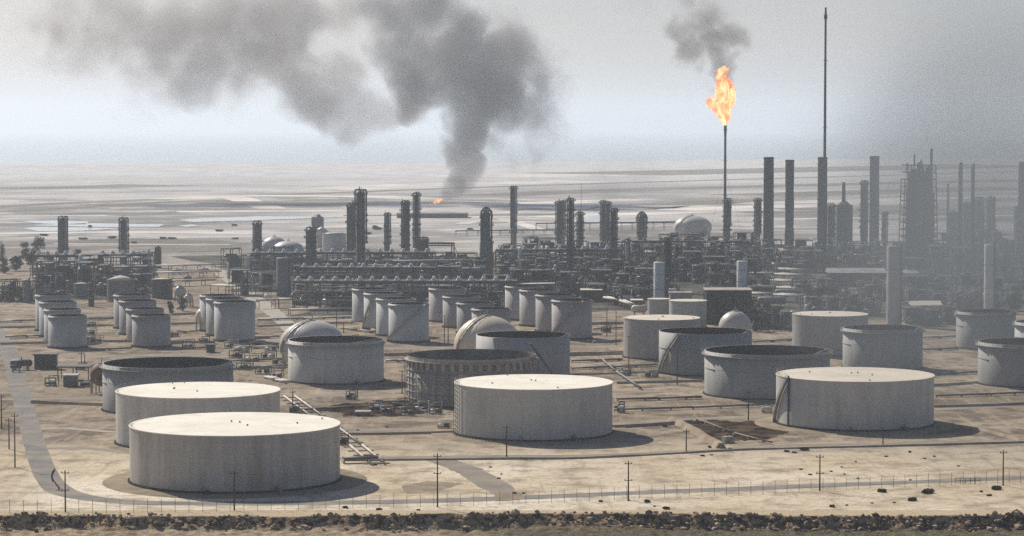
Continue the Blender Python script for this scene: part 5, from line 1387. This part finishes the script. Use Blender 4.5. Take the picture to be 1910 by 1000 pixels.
def field_nodes(N, pos, balls, amp, nscale, seed=0.0, squash=None, edge=0.0):
    """soft union of balls (x, y, z, r, weight) plus billowing noise, 0 outside"""
    acc = None
    wn_ = N.n.new('ShaderNodeTexNoise'); N.l.new(N.mapping(pos, loc=(seed + 5, 2, 9)), wn_.inputs['Vector'])
    wn_.inputs['Scale'].default_value = edge; wn_.inputs['Detail'].default_value = 2.5; wn_.inputs['Roughness'].default_value = 0.5
    v1 = N.n.new('ShaderNodeVectorMath'); v1.operation = 'SUBTRACT'; N.l.new(wn_.outputs['Color'], v1.inputs[0]); v1.inputs[1].default_value = (.5, .5, .5)
    v2 = N.n.new('ShaderNodeVectorMath'); v2.operation = 'SCALE'; N.l.new(v1.outputs[0], v2.inputs[0]); sz_ = N.n.new('ShaderNodeSeparateXYZ'); N.l.new(pos, sz_.inputs[0]); N.l.new(N.maprange(sz_.outputs[2], 0.0, 75.0, amp * 0.12, amp), v2.inputs['Scale'])
    v3 = N.n.new('ShaderNodeVectorMath'); v3.operation = 'ADD'; N.l.new(v2.outputs[0], v3.inputs[0]); N.l.new(pos, v3.inputs[1])
    p = v3.outputs[0]
    for x, y, z, r, wgt in balls:
        vm = N.n.new('ShaderNodeVectorMath'); vm.operation = 'DISTANCE'
        N.l.new(p, vm.inputs[0]); vm.inputs[1].default_value = (x, y, z)
        f = N.math('MULTIPLY_ADD', vm.outputs['Value'], -1.0 / r, 1.0)
        f = N.math('MAXIMUM', f, 0.0)
        if acc is None: acc = N.math('MULTIPLY', f, wgt)
        else: acc = N.math('SMOOTH_MAX', acc, N.math('MULTIPLY', f, wgt), 0.16)
    return acc

def smoke_mat(name, balls, density, color, nscale, amp, step=0.5, aniso=0.2, soft=0.35, seed=0.0, thr=0.1):
    m = bpy.data.materials.new(name); m.use_nodes = True
    nt = m.node_tree; nt.nodes.clear(); N = NT(nt)
    out = N.n.new('ShaderNodeOutputMaterial'); pv = N.n.new('ShaderNodeVolumePrincipled')
    N.l.new(pv.outputs[0], out.inputs['Volume'])
    pv.inputs['Color'].default_value = (*color, 1); pv.inputs['Anisotropy'].default_value = aniso
    geo = N.n.new('ShaderNodeTexCoord'); pos = geo.outputs['Object']
    rm = sum(b_[3] for b_ in balls) / len(balls)
    f = field_nodes(N, pos, balls, rm * 1.7, nscale, seed, edge=0.75 / rm)
    nz = N.noise(N.mapping(pos, loc=(seed, seed, 0)), nscale * 1.25, 6, 0.64, 0.8)
    g = N.math('ADD', f, N.math('MULTIPLY', N.math('SUBTRACT', nz, 0.5), amp))
    d = N.maprange(g, thr, thr + soft, 0, 1, True)
    d = N.math('MULTIPLY', d, N.math('MULTIPLY', N.math('MINIMUM', N.math('MULTIPLY', f, 2.0), 1.0), density))
    N.l.new(d, pv.inputs['Density'])
    m.cycles.volume_step_rate = step
    return m

def pballs(lst, Y, yj=0.0, seed=1, grow=1.5):
    rq = random.Random(seed); out = []
    for px, py, rp, wgt in lst:
        yy = Y + rq.uniform(-yj, yj); p = AT(px, py, yy); out.append((p.x, p.y, p.z, rp * grow * yy / FPX, wgt))
    return out
def plume(name, lst, Y, density, color, nscale, amp, label, voxel=5, step=0.35, yj=25, seed=1, soft=0.35, thr=0.1, aniso=0.2):
    b = pballs(lst, Y, yj, seed)
    # keep the hull above the ground and inside the haze
    m = smoke_mat(name + '_volume', b, density, color, nscale, amp, step, aniso, soft, seed * 13.7, thr)
    o = hull(name, [x[:4] for x in b], m, voxel)
    tag(o, label, 'smoke'); o['kind'] = 'stuff'
    return o
KR = 1.35
plume('smoke_plume', [(824, 371, 7, 1.6), (831, 364, 10, 1.8), (840, 356, 14, 1.9), (848, 346, 18, 1.9), (860, 332, 22, 1.9), (872, 308, 28, 1.8), (858, 280, 30, 1.7), (885, 250, 36, 1.6), (872, 212, 46, 1.2), (862, 175, 44, 1.35), (805, 170, 40, 1.1),
                      (925, 175, 60, .8), (975, 205, 60, .48), (1000, 155, 58, .5), (935, 105, 66, .78), (855, 105, 64, .95), (775, 130, 52, .95), (740, 90, 48, .8), (765, 45, 56, .7), (800, 0, 60, .75), (720, 10, 50, .7), (870, 45, 50, .65), (940, 265, 38, .42), (985, 280, 44, .34), (1015, 230, 46, .36), (770, 190, 34, .9), (910, 130, 50, .8)],
      2950, 0.038, (0.34, 0.335, 0.34), 0.024, 1.1, 'dark grey smoke column rising from the ground fire', seed=2, soft=0.24)
plume('smoke_bank', [(755, 200, 36, .8), (715, 222, 40, 1.15), (665, 226, 46, 1.2), (615, 200, 48, 1.2), (575, 160, 54, 1.1), (540, 110, 58, 1.0), (580, 50, 56, .75), (470, 110, 62, .8), (420, 40, 76, .75), (520, 30, 70, .85), (640, 150, 45, .6),
                     (380, 130, 60, .68), (310, 55, 88, .66), (310, 130, 58, .55), (230, 30, 80, .5), (190, 80, 70, .45), (120, 70, 66, .42), (50, 60, 60, .36), (260, 165, 56, .40), (150, 10, 70, .45), (640, 20, 60, .5), (450, 160, 50, .6)],
      3050, 0.023, (0.44, 0.40, 0.375), 0.022, 1.0, 'broad drifting bank of grey smoke across the upper left sky', seed=5, soft=0.34)
plume('flare_smoke', [(1352, 128, 18, 1.6), (1362, 118, 14, 1.3), (1342, 112, 16, 1.2), (1335, 100, 20, 1.0), (1346, 130, 17, 1.1), (1356, 150, 12, .8), (1336, 170, 14, .5), (1308, 120, 16, .6), (1305, 145, 12, .4), (1328, 110, 18, .6), (1330, 78, 32, .9), (1368, 66, 30, 1.0), (1285, 88, 32, .95), (1258, 52, 28, .85), (1300, 45, 36, .7), (1330, 30, 34, .65), (1290, 5, 40, .45), (1200, 10, 40, .25), (1250, -5, 44, .3)],
      FY + 10, 0.060, (0.38, 0.355, 0.34), 0.055, 1.1, 'puffs of grey smoke drifting above the flare flame', voxel=3, seed=9, yj=8, soft=0.5)
plume('low_smoke', [(1180, 330, 60, .6), (1150, 360, 70, .6), (1210, 370, 60, .6), (1170, 395, 50, .5), (1240, 340, 50, .4), (1130, 320, 50, .4)],
      2700, 0.012, (0.42, 0.42, 0.42), 0.03, 0.7, 'thin smoke drifting low over the plain left of the flare', seed=12, soft=0.7)
vb = [(118, 700, 45, 62, 1.0), (150, 850, 55, 85, 1.0), (190, 1050, 60, 105, 1.0), (250, 1300, 60, 130, 1.0), (300, 1600, 80, 150, 1.0), (95, 760, 30, 60, .45), (130, 1000, 40, 90, .4), (190, 1350, 50, 130, .4)]
vm_ = smoke_mat('drifting_veil_volume', vb, 0.0034, (0.28, 0.315, 0.34), 0.012, 0.4, 0.6, 0.2, 0.9, 3.0, 0.0)
vo = hull('smoke_veil', [(x, y, z, r) for x, y, z, r, _ in vb], vm_, 6)
for v_ in vo.data.vertices: v_.co.z = max(v_.co.z, -3.5)
tag(vo, 'thin bluish smoke haze drifting over the right edge of the refinery', 'smoke'); vo['kind'] = 'stuff'
plume('stack_smoke', [(1735, 270, 5, 1), (1731, 258, 7, .8), (1728, 244, 9, .6), (1727, 230, 12, .4)], 1500, 0.06, (0.5, 0.5, 0.5), 0.15, 0.7, 'faint wisp of smoke from the thin stack beside the lattice tower', voxel=1.0, seed=15, yj=0)

def flame(name, lst, Y, nscale, label, voxel, strength=1.0, k=0.35):
    b = pballs(lst, Y, 0.0, 3, 1.12)
    m = bpy.data.materials.new(name + '_fire'); m.use_nodes = True
    nt = m.node_tree; nt.nodes.clear(); N = NT(nt)
    out = N.n.new('ShaderNodeOutputMaterial'); pv = N.n.new('ShaderNodeVolumePrincipled'); N.l.new(pv.outputs[0], out.inputs['Volume'])
    pv.inputs['Color'].default_value = (0.2, 0.1, 0.05, 1)
    geo = N.n.new('ShaderNodeTexCoord'); pos = geo.outputs['Object']
    f = field_nodes(N, pos, b, 7.0, 0, edge=0.10)
    nz = N.noise(N.mapping(pos, (1, 1, .55)), nscale, 5, 0.65, 1.6)
    g = N.math('ADD', f, N.math('MULTIPLY', N.math('SUBTRACT', nz, 0.5), 1.7))
    d = N.maprange(g, 0.16, 0.34, 0, 1)
    d = N.math('MULTIPLY', d, N.math('MULTIPLY', N.math('MINIMUM', N.math('MULTIPLY', f, 8.0), 1.0), k))
    N.l.new(d, pv.inputs['Density'])
    n2 = N.noise(N.mapping(pos, (1, 1, .55), loc=(9, 4, 2)), nscale * .7, 2.5, 0.5, 2.2)
    colr = N.mix(N.maprange(N.math('ADD', n2, N.math('MULTIPLY', g, .22)), 0.50, 0.66), (1.0, 0.17, 0.035), (1.0, 0.80, 0.40))
    N.l.new(colr, pv.inputs['Emission Color'])
    N.l.new(N.math('MULTIPLY', d, strength), pv.inputs['Emission Strength'])
    m.cycles.volume_step_rate = 0.3
    o = hull(name, [x[:4] for x in b], m, voxel); tag(o, label, 'fire')
    return o
flame('flare_flame', [(1351, 227, 8, 1.5), (1350, 215, 14, 1.5), (1347, 200, 19, 1.5), (1331, 192, 14, 1.3), (1356, 188, 17, 1.5), (1353, 172, 19, 1.5), (1350, 158, 17, 1.4), (1344, 148, 10, 1.2), (1347, 137, 11, 1.3), (1352, 131, 8, 1.2)],
      FY - 2, 0.22, 'tall yellow and orange flame burning at the tip of the flare stack', 1.0, 1.15, .5)
flame('ground_fire', [(811, 377, 4, 1.3), (817, 375, 5, 1.4), (822, 373, 4, 1.3)], 2900, 0.25, 'small orange-red fire on the ground at the foot of the smoke column', 0.8, .8, .6)

# ------------------------------------------------------------------ finish the automatic labels
MARKS = [(-20, 'the left edge'), (118, 'the left dark column'), (231, 'the ragged head column'), (345, 'the tiny cream sphere'), (480, 'the short lone column'), (580, 'the pointed column'), (673, 'the tallest left column'),
         (777, 'the forked-top column'), (907, 'the looped crown column'), (958, 'the tall slim column'), (1064, 'the dark spiky column'), (1145, 'the close column cluster'), (1230, 'the white drum'), (1292, 'the far cream dome'),
         (1352, 'the flare stack'), (1433, 'the first chimney'), (1533, 'the tall mast'), (1630, 'the fourth chimney'), (1712, 'the reactor tower'), (1800, 'the two thin stacks'), (1904, 'the right edge')]
LOWMARKS = [(-20, 'the left edge'), (120, 'the lower left pole'), (244, 'the front left tank'), (634, 'the front left tank'), (816, 'the tall dark pole'), (1000, 'the front centre tank'), (1172, 'the tall right-centre pole'), (1290, 'the oily pit'), (1529, 'the fence pole'),
            (1640, 'the front right tank'), (1871, 'the faint right pole'), (1930, 'the right edge')]
MIDMARKS = [(-20, 'the left edge'), (126, 'the far left tank row'), (280, 'the second tank row'), (437, 'the short tank row'), (583, 'the left dome'), (762, 'the weathered plated tank'), (910, 'the centre dome'), (1066, 'the shaded narrow tank'), (1234, 'the tan-roofed tank'),
            (1371, 'the pale sphere'), (1548, 'the right tan-roofed tank'), (1646, 'the open right tank'), (1840, 'the hazy right tanks'), (1960, 'the right edge')]
ORD = ['leftmost', 'second', 'third', 'fourth', 'fifth', 'sixth', 'seventh', 'eighth', 'ninth', 'tenth', 'eleventh', 'twelfth']
groups = {}
for o, look, px, rowp in AUTO:
    nm = o.name.split('.')[0]
    marks = MARKS if nm in ('process_frame',) or rowp == 'far' else (LOWMARKS if nm == 'shrub' else MIDMARKS)
    if rowp in ('far', 'front', 'sand'):
        look = look + {'far': '', 'front': ' by the fence', 'sand': ' on the open sand'}[rowp]; rowp = ''
    mk = min(marks, key=lambda q: abs(q[0] - px)); dx = px - mk[0]
    rel = 'near' if abs(dx) < 14 else ('left of' if dx < 0 else 'right of')
    groups.setdefault((look + (' ' + rowp if rowp else ''), rel, mk[1]), []).append((px, o))
for (a, rel, mk), lst in groups.items():
    lst.sort(key=lambda q: q[0])
    for i, (px, o) in enumerate(lst):
        lab = f'{a}, {rel} {mk}'
        if len(lst) > 1:
            w_ = 'rightmost' if i == len(lst) - 1 else ORD[min(i, 11)]
            lab = f'{w_} {a}, {rel} {mk}'
        o['label'] = ' '.join(lab.split()[:16])
        if 'group' not in o: o['group'] = a + 's'

# ------------------------------------------------------------------ the air
hm = bpy.data.materials.new('haze_air'); hm.use_nodes = True
hm.node_tree.nodes.clear()
ho = hm.node_tree.nodes.new('ShaderNodeOutputMaterial'); hv = hm.node_tree.nodes.new('ShaderNodeVolumePrincipled')
hv.inputs['Color'].default_value = (*HAZE_COLOR, 1); hv.inputs['Density'].default_value = HAZE_DENSITY; hv.inputs['Anisotropy'].default_value = 0.35
hm.node_tree.links.new(hv.outputs[0], ho.inputs['Volume'])
hz = MB().box(0, 22400, 197, 20000, 45200, 406).build('haze', hm)
hz['kind'] = 'stuff'; hz['label'] = 'pale dusty haze over the whole refinery and plain'
